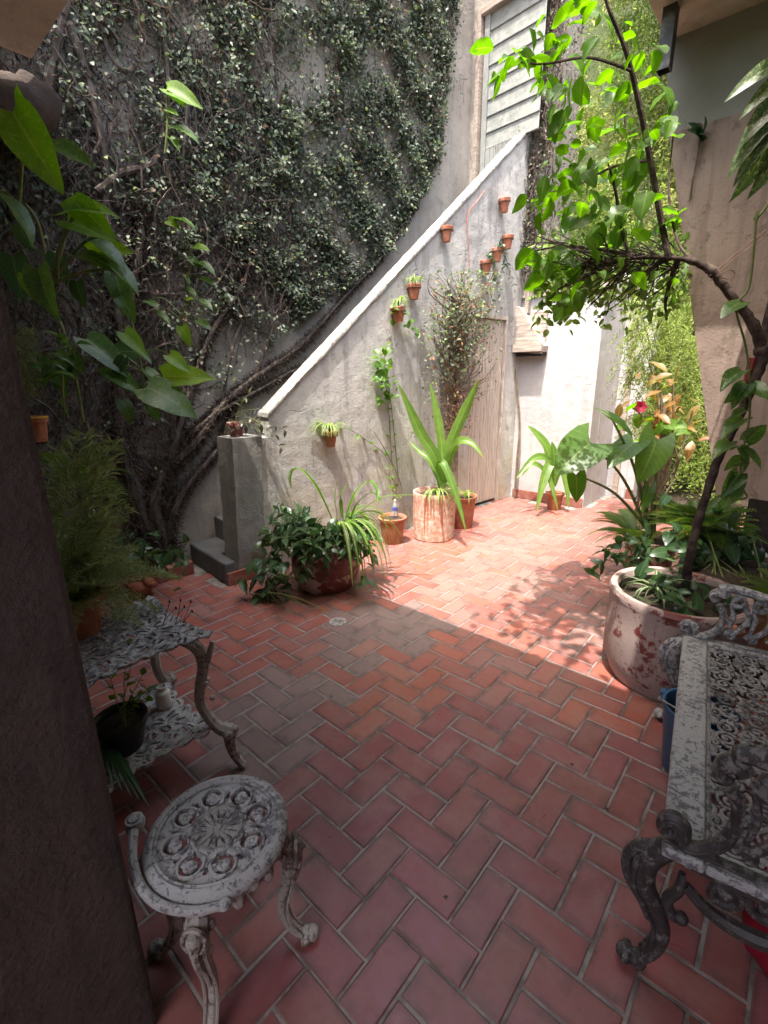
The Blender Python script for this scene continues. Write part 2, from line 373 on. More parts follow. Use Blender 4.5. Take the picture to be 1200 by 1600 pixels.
# ---- herringbone quarry tiles: 0.11 m lattice
TU = 0.11; LV0, LU0 = -1.1805, 1.0624
LV0 = math.sin(YAW) * (-1.64086 * TU) - math.cos(YAW) * (14.34478 * TU)
LU0 = math.cos(YAW) * (-1.64086 * TU) + math.sin(YAW) * (14.34478 * TU)
def tile_material(name, from_obj):
    t = NT(name)
    if from_obj: base = t.n.new('ShaderNodeObjectInfo').outputs['Color']
    else:
        a = t.n.new('ShaderNodeAttribute'); a.attribute_name = 'Col'; base = a.outputs['Color']
    n1 = t.noise(7, 5, 0.6); n2 = t.noise(42, 5, 0.65); n3 = t.noise(2.1, 3)
    c = t.mix(t.ramp(n1, 0.42, 0.72, 0, 0.45), base, (0.30, 0.19, 0.165))
    c = t.mix(t.ramp(n3, 0.45, 0.7, 0, 0.28), c, (0.16, 0.085, 0.085))
    c = t.mix(t.ramp(n2, 0.5, 0.85, 0, 0.35), c, (0.10, 0.045, 0.04))
    uvx = t.xyz(t.n.new('ShaderNodeUVMap').outputs[0])
    mx = t.math('MINIMUM', t.math('MINIMUM', uvx[0], t.math('SUBTRACT', 1.0, uvx[0])), t.math('MINIMUM', uvx[1], t.math('SUBTRACT', 1.0, uvx[1])))
    grime = t.math('MULTIPLY', t.ramp(mx, 0.16, 0.0), t.ramp(t.noise(16, 4), 0.35, 0.6))
    c = t.mix(t.math('MULTIPLY', grime, 0.6), c, (0.075, 0.045, 0.04))
    spot = t.ramp(t.noise(3.3, 6, 0.7, dist=.8), 0.60, 0.66, 0, 0.28)
    c = t.mix(spot, c, (0.095, 0.05, 0.045))
    c = t.mix(t.ramp(t.noise(160, 3), 0.66, 0.8, 0, 0.35), c, (0.45, 0.33, 0.29))
    rough = t.math('ADD', t.ramp(n1, 0.3, 0.7, 0.22, 0.46), t.ramp(n2, 0.3, 0.8, 0, 0.16))
    h = t.math('ADD', t.math('MULTIPLY', n2, 0.25), n1)
    return t.done(c, rough, t.bump(h, 0.16, 0.006), spec=0.5)
M_TILE = tile_material('quarry_tile', True); M_TILEF = tile_material('quarry_tile_field', False)
def in_poly(x, y, poly):
    c = False; n = len(poly)
    for i in range(n):
        x0, y0 = poly[i]; x1, y1 = poly[i - 1]
        if (y0 > y) != (y1 > y) and x < (x1 - x0) * (y - y0) / (y1 - y0) + x0: c = not c
    return c
def floor_poly(px): return [(G(*p).x, G(*p).y) for p in px]
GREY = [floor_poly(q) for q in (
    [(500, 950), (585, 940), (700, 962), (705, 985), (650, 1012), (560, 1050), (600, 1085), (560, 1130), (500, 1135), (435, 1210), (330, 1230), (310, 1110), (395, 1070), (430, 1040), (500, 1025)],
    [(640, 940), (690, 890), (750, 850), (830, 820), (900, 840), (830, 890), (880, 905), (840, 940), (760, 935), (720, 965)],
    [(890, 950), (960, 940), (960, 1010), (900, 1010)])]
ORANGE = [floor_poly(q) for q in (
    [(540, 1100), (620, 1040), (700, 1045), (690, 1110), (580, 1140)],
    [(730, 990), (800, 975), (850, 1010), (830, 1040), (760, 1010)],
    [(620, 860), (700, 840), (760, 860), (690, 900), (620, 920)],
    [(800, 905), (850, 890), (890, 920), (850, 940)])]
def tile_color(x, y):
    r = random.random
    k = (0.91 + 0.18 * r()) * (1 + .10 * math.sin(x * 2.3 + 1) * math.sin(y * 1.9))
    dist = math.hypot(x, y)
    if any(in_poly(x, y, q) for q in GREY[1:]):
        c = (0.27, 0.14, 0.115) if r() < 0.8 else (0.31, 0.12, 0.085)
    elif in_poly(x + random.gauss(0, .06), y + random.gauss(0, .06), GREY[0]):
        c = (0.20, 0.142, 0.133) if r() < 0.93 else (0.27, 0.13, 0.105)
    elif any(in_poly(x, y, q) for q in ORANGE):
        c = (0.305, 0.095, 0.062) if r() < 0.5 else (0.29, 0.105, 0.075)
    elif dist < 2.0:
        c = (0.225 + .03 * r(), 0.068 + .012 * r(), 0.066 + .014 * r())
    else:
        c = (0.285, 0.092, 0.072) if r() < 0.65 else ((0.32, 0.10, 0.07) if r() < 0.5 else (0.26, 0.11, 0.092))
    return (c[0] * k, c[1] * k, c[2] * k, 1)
def tile_mesh(lx, ly, b=0.004):
    v = []
    for (w, z) in ((0, -0.02), (0, -0.0025), (b, 0.0)):
        v += [(-lx / 2 + w, -ly / 2 + w, z), (lx / 2 - w, -ly / 2 + w, z), (lx / 2 - w, ly / 2 - w, z), (-lx / 2 + w, ly / 2 - w, z)]
    f = [(i * 4 + j, i * 4 + (j + 1) % 4, i * 4 + 4 + (j + 1) % 4, i * 4 + 4 + j) for i in range(2) for j in range(4)] + [(8, 9, 10, 11)]
    return v, f
GAP = 0.007
mA, mB = tile_mesh(2 * TU - GAP, TU - GAP), tile_mesh(TU - GAP, 2 * TU - GAP)
TUV = [(0, 0), (1, 0), (1, 1), (0, 1)] * 3
_a = MB().add(*mA); _a.uv = TUV; _b = MB().add(*mB); _b.uv = TUV
meshA = _a.mesh('tile', M_TILE, False); meshB = _b.mesh('tile', M_TILE, False)
cells = []
for m in range(-40, 41):
    for k in range(-80, 81):
        for kind in 'AB':
            if kind == 'A': a0, b0 = 0 - k + 2 * m, -2 + k + 2 * m; a1, b1 = a0 + 1, b0 + 2
            else: a0, b0 = 0 - k + 2 * m, 0 + k + 2 * m; a1, b1 = a0 + 2, b0 + 1
            x = LV0 + TU * (b0 + b1) / 2; y = LU0 + TU * (a0 + a1) / 2
            if not (-3.9 < x < 2.1 and -2.1 < y < 6.25): continue
            t, d = s_td((x, y, 0))
            if t > -0.2 and d < -0.02 and t < 3.8: continue
            if x < -1.0 and y < 0.1: continue
            if y > 5.46 and x < -1.75: continue
            if d < -0.42: continue
            px, py = TO_PX((x, y, 0)) if Vector((x, y, -CAM_H)).dot(C_F) > 0.2 else (-999, -999)
            vis = -20 < px < 1220 and 700 < py < 1640
            size = 1.0 / max(0.3, math.hypot(x, y)) if vis else 0
            hidden = (px < 0 + 250 * (py - 450) / 1150 - 12) or (px > 1060 and py > 900 and py < 1340) or (px > 1110) or (px < 330 and 930 < py < 1260) or (px < 460 and py > 1390) or (px < 445 and py > 1210)
            if hidden: size *= 0.25
            cells.append((size, kind, x, y))
cells.sort(reverse=True)
field = MB(); fcol = []
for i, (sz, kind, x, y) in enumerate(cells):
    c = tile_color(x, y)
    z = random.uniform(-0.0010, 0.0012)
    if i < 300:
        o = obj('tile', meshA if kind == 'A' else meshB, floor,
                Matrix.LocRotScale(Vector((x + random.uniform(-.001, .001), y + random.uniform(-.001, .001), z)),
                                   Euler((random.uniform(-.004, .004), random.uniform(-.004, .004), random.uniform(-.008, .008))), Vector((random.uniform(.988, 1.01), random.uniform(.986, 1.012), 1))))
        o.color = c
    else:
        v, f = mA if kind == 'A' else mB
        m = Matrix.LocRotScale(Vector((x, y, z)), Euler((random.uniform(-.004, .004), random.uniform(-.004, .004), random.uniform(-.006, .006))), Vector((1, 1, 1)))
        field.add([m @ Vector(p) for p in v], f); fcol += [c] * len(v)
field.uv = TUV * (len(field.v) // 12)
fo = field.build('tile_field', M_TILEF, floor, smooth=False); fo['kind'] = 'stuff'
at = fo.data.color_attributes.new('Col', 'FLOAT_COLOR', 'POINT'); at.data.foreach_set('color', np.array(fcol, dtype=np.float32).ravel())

# ---- floor drain
dp = G(528, 972); dr = thing('floor_drain', 'small round metal drain set in the tiled floor', 'drain', (dp.x, dp.y, 0.0012))
MB().lathe([(0.055, 0), (0.055, 0.004), (0.05, 0.006), (0.042, 0.006), (0.040, 0.003), (0.001, 0.003)], 28).build('rim', M_METAL, dr)
mb = MB()
for i in range(8):
    a = i * math.pi / 4
    mb.tube([(0.012 * math.cos(a), 0.012 * math.sin(a), 0.005), (0.039 * math.cos(a + .5), 0.039 * math.sin(a + .5), 0.005)], 0.0028, 5)
mb.lathe([(0.012, 0.003), (0.012, 0.0065), (0.001, 0.007)], 12)
mb.build('grate', M_IRONDARK, dr)

# ---- roof over the gallery the camera stands in
roof = struct('ceiling', MB().box((-3.46, -2.05, 3.15), (2.4, 1.1, 3.45)).box((-0.2, 1.1, 3.20), (2.4, 3.3, 3.45)), M_SOFFIT, smooth=False)
beam = thing('roof_beam', 'stained plaster beam under the roof edge above the pink wall', 'beam', (-0.88, 2.72, 3.12))
bevel(MB().box((0, 0, 0), (3.2, 0.62, 0.5)).build('beam', M_SOFFIT, beam, False), 0.015)
beam2 = thing('plaster_moulding', 'rounded brown plaster beam below the roof corner by the vine wall', 'beam', (-3.62, -0.2, 2.93))
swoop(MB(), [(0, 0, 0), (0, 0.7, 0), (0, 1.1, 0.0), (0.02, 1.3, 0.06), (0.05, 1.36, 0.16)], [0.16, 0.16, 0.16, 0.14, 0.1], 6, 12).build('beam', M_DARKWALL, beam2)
gut = thing('gutter_spout', 'dark metal gutter spout hanging at the roof corner beside the pink wall', 'gutter', SO * 0)
q0, q1 = D(1036, 50, 2.75), D(1037, 112, 2.75)
gut.location = q1
mb = MB()
for s_ in (-1, 1): mb.box((-.028 if s_ < 0 else .025, -.03, 0), (-.025 if s_ < 0 else .028, .03, q0.z - q1.z + .1))
mb.box((-.025, -.03, 0), (.025, -.027, q0.z - q1.z + .1)).box((-.025, .027, 0), (.025, .03, q0.z - q1.z + .1))
mb.build('spout', M_GUTTER, gut, False)

# ---- gallery walls beside the camera, and an added light screen behind it
w = thing('gallery_wall', 'dark brown rough plaster wall end at the left foreground', 'wall', (-0.918, 0.205, 0))
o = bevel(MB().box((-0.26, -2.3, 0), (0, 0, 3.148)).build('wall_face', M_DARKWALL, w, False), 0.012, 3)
MB().box((-3.0, -0.2, 0), (-0.262, -0.01, 3.146)).build('return_wall', M_PARAPET, w, False)  # unseen face, given pale plaster to bounce light onto the table side
w = thing('light_screen_wall', 'unseen low brown wall added behind the camera to hold back light', 'wall', (0, -2.2, 0))
MB().box((-0.9, -0.2, 0), (2.2, 0, 1.4)).build('wall_face', M_DARKWALL, w, False)  # added out of view, height set to limit light from behind
w = thing('side_wall', 'pinkish plaster side wall behind the bench', 'wall', (1.5, 0, 0))
MB().box((0, -2.19, 0), (0.2, 3.2, 3.14)).build('wall_face', M_PINK, w, False)

# ---- pink wall on the right, with its sloping edge and the dark hollow at its foot
pw = thing('pink_wall', 'shaded pink plaster wall with a sloping edge on the right', 'wall', (0, 3.2, 0))
ex = lambda z: -0.10 - 0.262 * z
fn = lambda a, b, d: (a, d, b)
MB().prism([(ex(.83), 0.83), (1.5, 0.83), (1.5, 2.70), (ex(2.70), 2.70)], fn, 0, 0.3).build('wall_face', M_PINK, pw, False)
MB().prism([(ex(2.70), 2.70), (1.5, 2.70), (1.5, 3.12), (ex(2.98), 3.12)], fn, 0.003, 0.3).build('upper_band', M_GREYPAINT, pw, False)
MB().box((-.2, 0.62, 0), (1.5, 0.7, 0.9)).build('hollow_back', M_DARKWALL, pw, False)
sh = thing('stone_ledge', 'low dark stone ledge in the hollow under the pink wall', 'ledge', (0.15, 3.15, 0))
bevel(MB().box((0, -0.12, 0), (1.3, 0.5, 0.42)).build('ledge', M_STEP, sh, False), 0.02)
for i, (lx, ly, rr) in enumerate(((0.25, 0.02, 0.055), (0.47, 0.04, 0.06))):
    lg = thing('cut_log', 'cut log lying on the dark ledge, %s' % ('nearer the tree' if i == 0 else 'nearer the side wall'), 'log', (0.15 + lx, 3.15 + ly, 0.42 + rr), group='logs on the ledge')
    MB().tube([(-.0, -.10, 0), (0, .2, 0)], rr, 12).build('log', M_TWIG, lg, sharp=50)

# ---- the overgrown wall behind the stairs
iw = thing('old_garden_wall', 'tall weathered grey plaster wall behind the stairs, covered in creeper', 'wall', SF(-3.2, 0, -0.68))
mb = MB(); NXs, NZs = 60, 48
v = []; f = []
for i in range(NXs + 1):
    for j in range(NZs + 1):
        t = -3.2 + 7.5 * i / NXs; z = 6.6 * j / NZs
        v.append(SF(t, z, -0.68 + 0.012 * math.sin(t * 5 + z * 3) * math.sin(z * 4.1 - t) + random.uniform(-.003, .003)))
for i in range(NXs):
    for j in range(NZs):
        a = i * (NZs + 1) + j; f.append((a, a + NZs + 1, a + NZs + 2, a + 1))
mb.add(v, f)
mb.add([SF(-3.2, 0, -.95), SF(4.3, 0, -.95), SF(4.3, 6.6, -.95), SF(-3.2, 6.6, -.95)], [(0, 3, 2, 1)])
mb.build('wall_face', M_IVYWALL, iw, True, world=True)

# ---- staircase: steps, parapet, sloping cap, newel post, door beneath
st = thing('staircase', 'plastered outdoor staircase with a sloping white capped parapet', 'staircase', SF(0, 0, 0))
ztop = lambda t: 0.945 + 0.825 * t
fS = lambda a, b, d: SF(a, b, d)
DT0, DT1, DZ = 2.80, 3.44, 2.12
mb = MB()
mb.prism([(0.22, 0), (DT0, 0), (DT0, ztop(DT0)), (0.335, ztop(0.335)), (0.335, 1.06), (0.22, 1.06)], fS, 0, -0.12)
mb.prism([(DT0, DZ), (DT1, DZ), (DT1, ztop(DT1)), (DT0, ztop(DT0))], fS, 0, -0.12)
mb.prism([(DT1, 0), (3.73, 0), (3.73, ztop(3.73)), (DT1, ztop(DT1))], fS, 0, -0.12)
mb.build('parapet', M_PARAPET, st, False, world=True)
# cap: rough stone strip
mb = MB(); v = []; f = []; n = 70
for i in range(n + 1):
    t = 0.325 + 3.41 * i / n; z = ztop(t) - 0.004
    for (d, h) in ((0.014, 0), (0.016, 0.022), (0.010, 0.032), (-0.125, 0.034), (-0.135, 0.026), (-0.133, 0)):
        v.append(SF(t + random.uniform(-.004, .004), z + h + (random.uniform(-.0022, .0022) if h else 0), d + random.uniform(-.0025, .0025)))
for i in range(n):
    for j in range(6): f.append((i * 6 + j, i * 6 + (j + 1) % 6, i * 6 + 6 + (j + 1) % 6, i * 6 + 6 + j))
f += [tuple(range(6)), tuple(reversed(range(n * 6, n * 6 + 6)))]
mb.add(v, f); mb.build('parapet_cap', M_CAP, st, True, 50, world=True)
# newel: chipped, slightly leaning post
mb = MB(); v = []; f = []; nz = 22; ring = 16
for j in range(nz + 1):
    z = 1.078 * j / nz; k = z / 1.078
    t0, t1 = -0.02 + 0.05 * k, 0.20 + .065 * k; d0, d1 = -0.215 - 0.02 * k, 0.012
    per = [(t0, d0 + (d1 - d0) * i / 4) for i in range(4)] + [(t0 + (t1 - t0) * i / 4, d1) for i in range(4)] + \
          [(t1, d1 + (d0 - d1) * i / 4) for i in range(4)] + [(t1 + (t0 - t1) * i / 4, d0) for i in range(4)]
    for i, (a, b) in enumerate(per):
        chip = 0.0
        if 1 <= i <= 6 and z < 0.42: chip = 0.03 * max(0, math.sin(z * 17 + i * 1.3)) * (1 - z / .5)
        ca, cb = (t0 + t1) / 2, (d0 + d1) / 2
        a += (ca - a) * chip * 4 + random.uniform(-.0035, .0035); b += (cb - b) * chip * 4 + random.uniform(-.0035, .0035)
        v.append(SF(a, z, b))
for j in range(nz):
    for i in range(16): f.append((j * 16 + i, j * 16 + (i + 1) % 16, j * 16 + 16 + (i + 1) % 16, j * 16 + 16 + i))
f += [tuple(reversed(range(16))), tuple(range(nz * 16, nz * 16 + 16))]
mb.add(v, f); mb.build('newel_post', M_NEWEL, st, True, 38, world=True)
# steps
for i in range(16):
    z0 = 0.0 if i == 0 else i * 0.19 - 0.03; z1 = 0.17 + i * 0.19; t0 = -0.12 + i * 0.23
    t1 = 0.16 + (i + 1) * 0.23 if i < 15 else 3.70
    d1 = -0.2 if i > 0 else -0.06
    if i == 0:
        mb = MB().prism([(t0, -.66), (t0, 0.0), (-0.03, 0.0), (-0.03, -.262), (t1, -.262), (t1, -.66)], lambda a, b, d: SF(a, d, b), z1, 0)
    else:
        mb = MB().prism([(t0, z0), (t1, z0), (t1, z1), (t0, z1)], fS, -0.66, -0.262 if i < 2 else -0.122)
    bevel(mb.build('step', M_STEP, st, False, world=True), 0.018, 3)
# red curb piece at the foot of the newel
bevel(MB().prism([(-0.12, 0), (0.2, 0), (0.2, 0.10), (-0.12, 0.10)], fS, 0.016, 0.04).build('skirting', M_BRICKRED, st, False, world=True), 0.005)
# door under the stairs: planks in a frame
dn = bpy.data.objects.new('door', None); col.objects.link(dn); dn.parent = st
def dpart(mb, name, mat, par=None, bw=0.003):
    mb.off(st.location); o = mb.build(name, mat, par or dn, False); return bevel(o, bw)
npl = 11; pwid = (DT1 - DT0 - 0.06) / npl
for i in range(npl):
    a = DT0 + 0.03 + i * pwid
    dpart(MB().prism([(a + .003, 0.03), (a + pwid - .003, 0.03), (a + pwid - .003, DZ - .04), (a + .003, DZ - .04)], fS, -0.022 - random.uniform(0, .003), -0.06), 'plank', M_DOORPINK, bw=0.008)
dpart(MB().prism([(DT0, 0.0), (DT0 + .028, 0.0), (DT0 + .028, DZ), (DT0, DZ)], fS, 0.008, -0.08), 'jamb', M_DOORPINK)
dpart(MB().prism([(DT1 - .028, 0.0), (DT1, 0.0), (DT1, DZ), (DT1 - .028, DZ)], fS, 0.008, -0.08), 'jamb', M_DOORPINK)
dpart(MB().prism([(DT0 + .028, DZ - .035), (DT1 - .028, DZ - .035), (DT1 - .028, DZ), (DT0 + .028, DZ)], fS, 0.006, -0.08), 'head', M_DOORPINK)
dpart(MB().prism([(DT0, 0), (DT1, 0), (DT1, DZ), (DT0, DZ)], fS, -0.085, -0.1), 'backing', M_DARK)
# ---- end wall and door at the head of the stairs
TE = s_td(ON(735, 150, SF(0, 0, -0.68), SN))[0]; print('TE', TE)
ew = thing('landing_end_wall', 'plaster wall at the head of the stairs framing the upper door', 'wall', SF(TE, 0, -0.66))
d738 = s_td(ON(742, 150, SF(TE, 0, 0), ST))[1]; d826 = s_td(ON(840, 150, SF(TE, 0, 0), ST))[1]
ZD0, ZD1 = 3.0, ON(760, 8, SF(TE, 0, 0), ST).z
fE = lambda a, b, d: SF(TE + d, b, a)
MB().prism([(-0.95, 0), (d738, 0), (d738, 6.6), (-0.95, 6.6)], fE, 0, 0.25).prism([(d738, ZD1), (d826, ZD1), (d826, 6.6), (d738, 6.6)], fE, 0, 0.25).prism([(d738, 0), (-.125, 0), (-.125, ZD0), (d738, ZD0)], fE, 0, 0.25).build('wall_face', M_IVYWALL, ew, False, world=True)
ud = thing('upper_door', 'tall grey door with frosted panes in horizontal rails above the stairs', 'door', SF(TE, ZD0, d738))
def upart(poly, name, mat, a, b, par=None): 
    m = MB().prism(poly, fE, a, b); m.off(ud.location); return bevel(m.build(name, mat, par or ud, False), 0.004)
W = d826 - d738
upart([(d738, ZD0), (d738 + .05, ZD0), (d738 + .05, ZD1), (d738, ZD1)], 'door_frame', M_WOOD, 0.0 - 0.01, 0.1)
upart([(d738 + .05, ZD0), (d738 + .075, ZD0), (d738 + .075, ZD1), (d738 + .05, ZD1)], 'shadow_gap', M_DARK, 0.09, 0.1)
upart([(d738 + .05, ZD1 - .06), (d826, ZD1 - .06), (d826, ZD1), (d738 + .05, ZD1)], 'head', M_WOOD, -0.012, 0.1)
e0 = d738 + .075
upart([(e0, ZD0), (e0 + .06, ZD0), (e0 + .06, ZD1 - .06), (e0, ZD1 - .06)], 'stile', M_DOORGREY, 0.03, 0.08)
zz = ON(780, 222, SF(TE, 0, 0), ST).z; nr = 8; ph = (ZD1 - .06 - zz) / nr
for i in range(nr):
    z = zz + i * ph
    upart([(e0 + .06, z), (d826, z), (d826, z + .016), (e0 + .06, z + .016)], 'rail', M_DOORGREY, 0.042, 0.07)
    upart([(e0 + .06, z + .016), (d826, z + .016), (d826, z + ph), (e0 + .06, z + ph)], 'pane', M_GLASS, 0.055, 0.065)
for i in range(8):
    a = e0 + .06 + i * 0.055
    if a + .05 > d826: break
    upart([(a + .002, ZD0), (a + .053, ZD0), (a + .053, zz), (a + .002, zz)], 'plank', M_DOORGREY, 0.04 + random.uniform(0, .003), 0.07)

# ---- whitewashed wall beside the stairs, return and recess
ww = thing('white_wall', 'bright whitewashed wall beside the stairs in full sun', 'wall', (-2.7, 5.5, 0))
MB().box((-0.02, 0, 0), (0.91, 0.25, 2.34)).build('wall_face', M_WHITE, ww, False)
MB().box((0.70, 0.25, 0), (0.912, 0.8, 2.5)).build('return_wall', M_WHITE, ww, False)
bevel(MB().box((0.03, -0.016, 0), (0.905, 0.01, 0.11)).build('skirting', M_BRICKRED, ww, False), 0.005)
MB().box((-0.02, -0.03, 2.34), (0.93, 0.26, 2.42)).build('coping', M_WOODH, ww, False)
rw = thing('recess_wall', 'white wall set back beyond the corner, with a moulded pilaster', 'wall', (-1.8, 6.3, 0))
RWX = PX(1012, 600, 6.3).x + 1.8
MB().box((-0.2, 0, 0), (RWX, 0.2, 2.7)).build('wall_face', M_WHITE, rw, False)
for (x0, x1, dd) in ((0.10, 0.16, .05), (0.16, 0.24, .025)):
    bevel(MB().box((x0, -dd, 0), (x1, 0, 2.7)).build('pilaster', M_WOOD if dd > .03 else M_WHITE, rw, False), 0.006)
bevel(MB().box((0.25, -0.018, 0), (RWX, 0, 0.12)).build('skirting', M_BRICKRED, rw, False), 0.004)
vp = thing('vine_pillar', 'old wall end smothered in dry creeper beside the upper door', 'pillar', (-2.72, 5.52, 2.42))
MB().box((-0.02, 0, 0), (0.27, 0.5, 3.8)).build('pillar', M_IVYWALL, vp, False)
bk = thing('boundary_wall', 'garden boundary wall behind the bright hedge', 'wall', (-3, 9.0, 0))
MB().box((-2, 0, -0.05), (9, 0.3, 8.5)).build('wall_face', M_MOSSWALL, bk, False)
bk = thing('east_boundary_wall', 'garden boundary wall right of the hedge', 'wall', (2.4, 3.6, 0))
MB().box((0, 0, -0.05), (0.3, 5.39, 6.0)).build('wall_face', M_PINK, bk, False)
# ---- wooden box and boards at the corner
bx = thing('wooden_nest_box', 'slanted bleached wooden box fixed at the corner of the white wall', 'box', PX(800, 556, 5.38))
def bpx(px, py, y): return PX(px, py, y)
front = [bpx(*q, 5.36) for q in ((803, 476), (814, 482), (849, 540), (846, 553), (801, 550))]
back = [Vector((p.x - .0, 5.50, p.z)) for p in front]
m = MB(); m.add(front + back, [(0, 1, 2, 3, 4), (9, 8, 7, 6, 5), (0, 5, 6, 1), (1, 6, 7, 2), (2, 7, 8, 3), (4, 9, 5, 0)])
bevel(m.build('box_body', M_WOODH, bx, False, world=True), 0.003)
a, b = front[4], front[3]
MB().box((a.x + .01, 5.33, a.z - .004), (b.x + .006, 5.358, a.z + .085)).build('front_board', M_WOODH, bx, False, world=True)
MB().box((a.x + .04, 5.37, a.z - .05), (b.x + .004, 5.49, a.z - .006)).build('dark_base', M_DARK, bx, False, world=True)
c = bpx(830, 488, 5.47); e = bpx(851, 545, 5.47)
bd = thing('grey_board', 'weathered grey boards behind the slanted wooden box', 'board', (c.x, 5.47, e.z))
h = (c.z - e.z) / 3
for i in range(3): bevel(MB().box((0, 0, i * h + .002), (e.x - c.x, 0.028, i * h + h - .002)).build('plank', M_WOODH, bd, False), .002)
bp = thing('wooden_post_stub', 'short brown wooden post above the slanted box', 'post', bpx(823, 490, 5.45))
bevel(MB().box((-.022, -.02, 0), (.022, .04, .33)).build('post', M_WOOD, bp, False), .004)

# ================================================================ cast iron furniture
def cast_plate(name, mat, parent, nx, ny, half, mask, height, z0, thick=0.008):
    """a cast openwork plate: cells where mask(x,y) is true, with relief height(x,y)"""
    hx, hy = half
    xs = [-hx + 2 * hx * i / nx for i in range(nx + 1)]; ys = [-hy + 2 * hy * j / ny for j in range(ny + 1)]
    keep = [[mask((xs[i] + xs[i + 1]) / 2, (ys[j] + ys[j + 1]) / 2) for j in range(ny)] for i in range(nx)]
    idx = {}; v = []; f = []
    def vid(i, j, top):
        k = (i, j, top)
        if k not in idx:
            idx[k] = len(v); v.append((xs[i], ys[j], z0 + (height(xs[i], ys[j]) if top else -thick)))
        return idx[k]
    for i in range(nx):
        for j in range(ny):
            if not keep[i][j]: continue
            f.append((vid(i, j, 1), vid(i + 1, j, 1), vid(i + 1, j + 1, 1), vid(i, j + 1, 1)))
            f.append((vid(i, j + 1, 0), vid(i + 1, j + 1, 0), vid(i + 1, j, 0), vid(i, j, 0)))
            for (di, dj, p, q) in ((-1, 0, (i, j + 1), (i, j)), (1, 0, (i + 1, j), (i + 1, j + 1)), (0, -1, (i, j), (i + 1, j)), (0, 1, (i + 1, j + 1), (i, j + 1))):
                a, b = i + di, j + dj
                if not (0 <= a < nx and 0 <= b < ny and keep[a][b]):
                    f.append((vid(*p, 1), vid(*p, 0), vid(*q, 0), vid(*q, 1)))
    return MB().add(v, f).build(name, mat, parent, True, 50)
def ring_seg(c, r0, r1, a0, a1, n=16):
    return [(c[0] + r0 + 0, 0)]

# ---- round stool in front
SC = Vector((-0.914, 0.405, 0)); SH = 0.43
stool = thing('iron_stool', 'round cast iron stool with a rosette seat, flaking white paint, in the foreground', 'stool', SC); stool.scale = (.94, .94, 1)
mb = MB()
mb.lathe([(0.146, 0.424), (0.146, 0.432), (0.150, 0.436), (0.155, 0.433), (0.159, 0.437), (0.166, 0.436), (0.172, 0.430), (0.178, 0.424), (0.181, 0.414), (0.178, 0.404), (0.168, 0.398), (0.150, 0.402), (0.146, 0.410), (0.146, 0.424)], 72, closed=True)
mb.build('seat_rim', M_IRON, stool)
def s_mask(x, y):
    r = math.hypot(x, y)
    if r > 0.148: return False
    if r < 0.064:
        if r < 0.052 and r > 0.026:
            a = (math.atan2(y, x) / (2 * math.pi) * 16) % 1
            return not (0.40 < a < 0.60 and r > 0.030)
        return True
    a = math.atan2(y, x) / (2 * math.pi) * 8
    k = a % 1
    # paired C-scroll openings in the band
    w = 2 * math.pi / 8 * r
    u = (k - 0.5) * w; s = r - 0.104
    q = math.hypot(u * 1.0, s)
    if 0.017 < q < 0.0265 and not (u < -0.004 and abs(s) < 0.010): return False
    if abs(k) < 0.06 or abs(k - 1) < 0.06:
        if 0.098 < r < 0.118: return False
    if 0.073 < r < 0.079 and 0.28 < k < 0.72: return False
    return True
def s_h(x, y):
    r = math.hypot(x, y); a = math.atan2(y, x)
    h = 0.0
    if r < 0.058: h = 0.004 + 0.003 * abs(math.cos(8 * a)) * min(1, r / .03)
    if r < 0.010: h = 0.010
    if 0.058 <= r < 0.064: h = 0.009
    if 0.064 <= r < 0.068: h = 0.004
    if r > 0.068:
        k = (a / (2 * math.pi) * 8) % 1; w = 2 * math.pi / 8 * r
        q = math.hypot((k - .5) * w, r - .104)
        if q < 0.016: h = 0.003 + 0.003 * math.sin(q / .016 * 7 + math.atan2(r - .104, (k - .5) * w))
        elif 0.0265 < q < 0.034: h = 0.006
        h += 0.0015 * math.sin(140 * x) * math.sin(150 * y)
    return h
cast_plate('seat_plate', M_IRON, stool, 150, 150, (0.150, 0.150), lambda x, y: s_mask(x, y) and math.hypot(x, y) > .063, s_h, 0.424)
cast_plate('rosette', M_IRONDARK, stool, 70, 70, (0.0652, 0.0652), lambda x, y: s_mask(x, y) and math.hypot(x, y) < .0645, s_h, 0.4242)
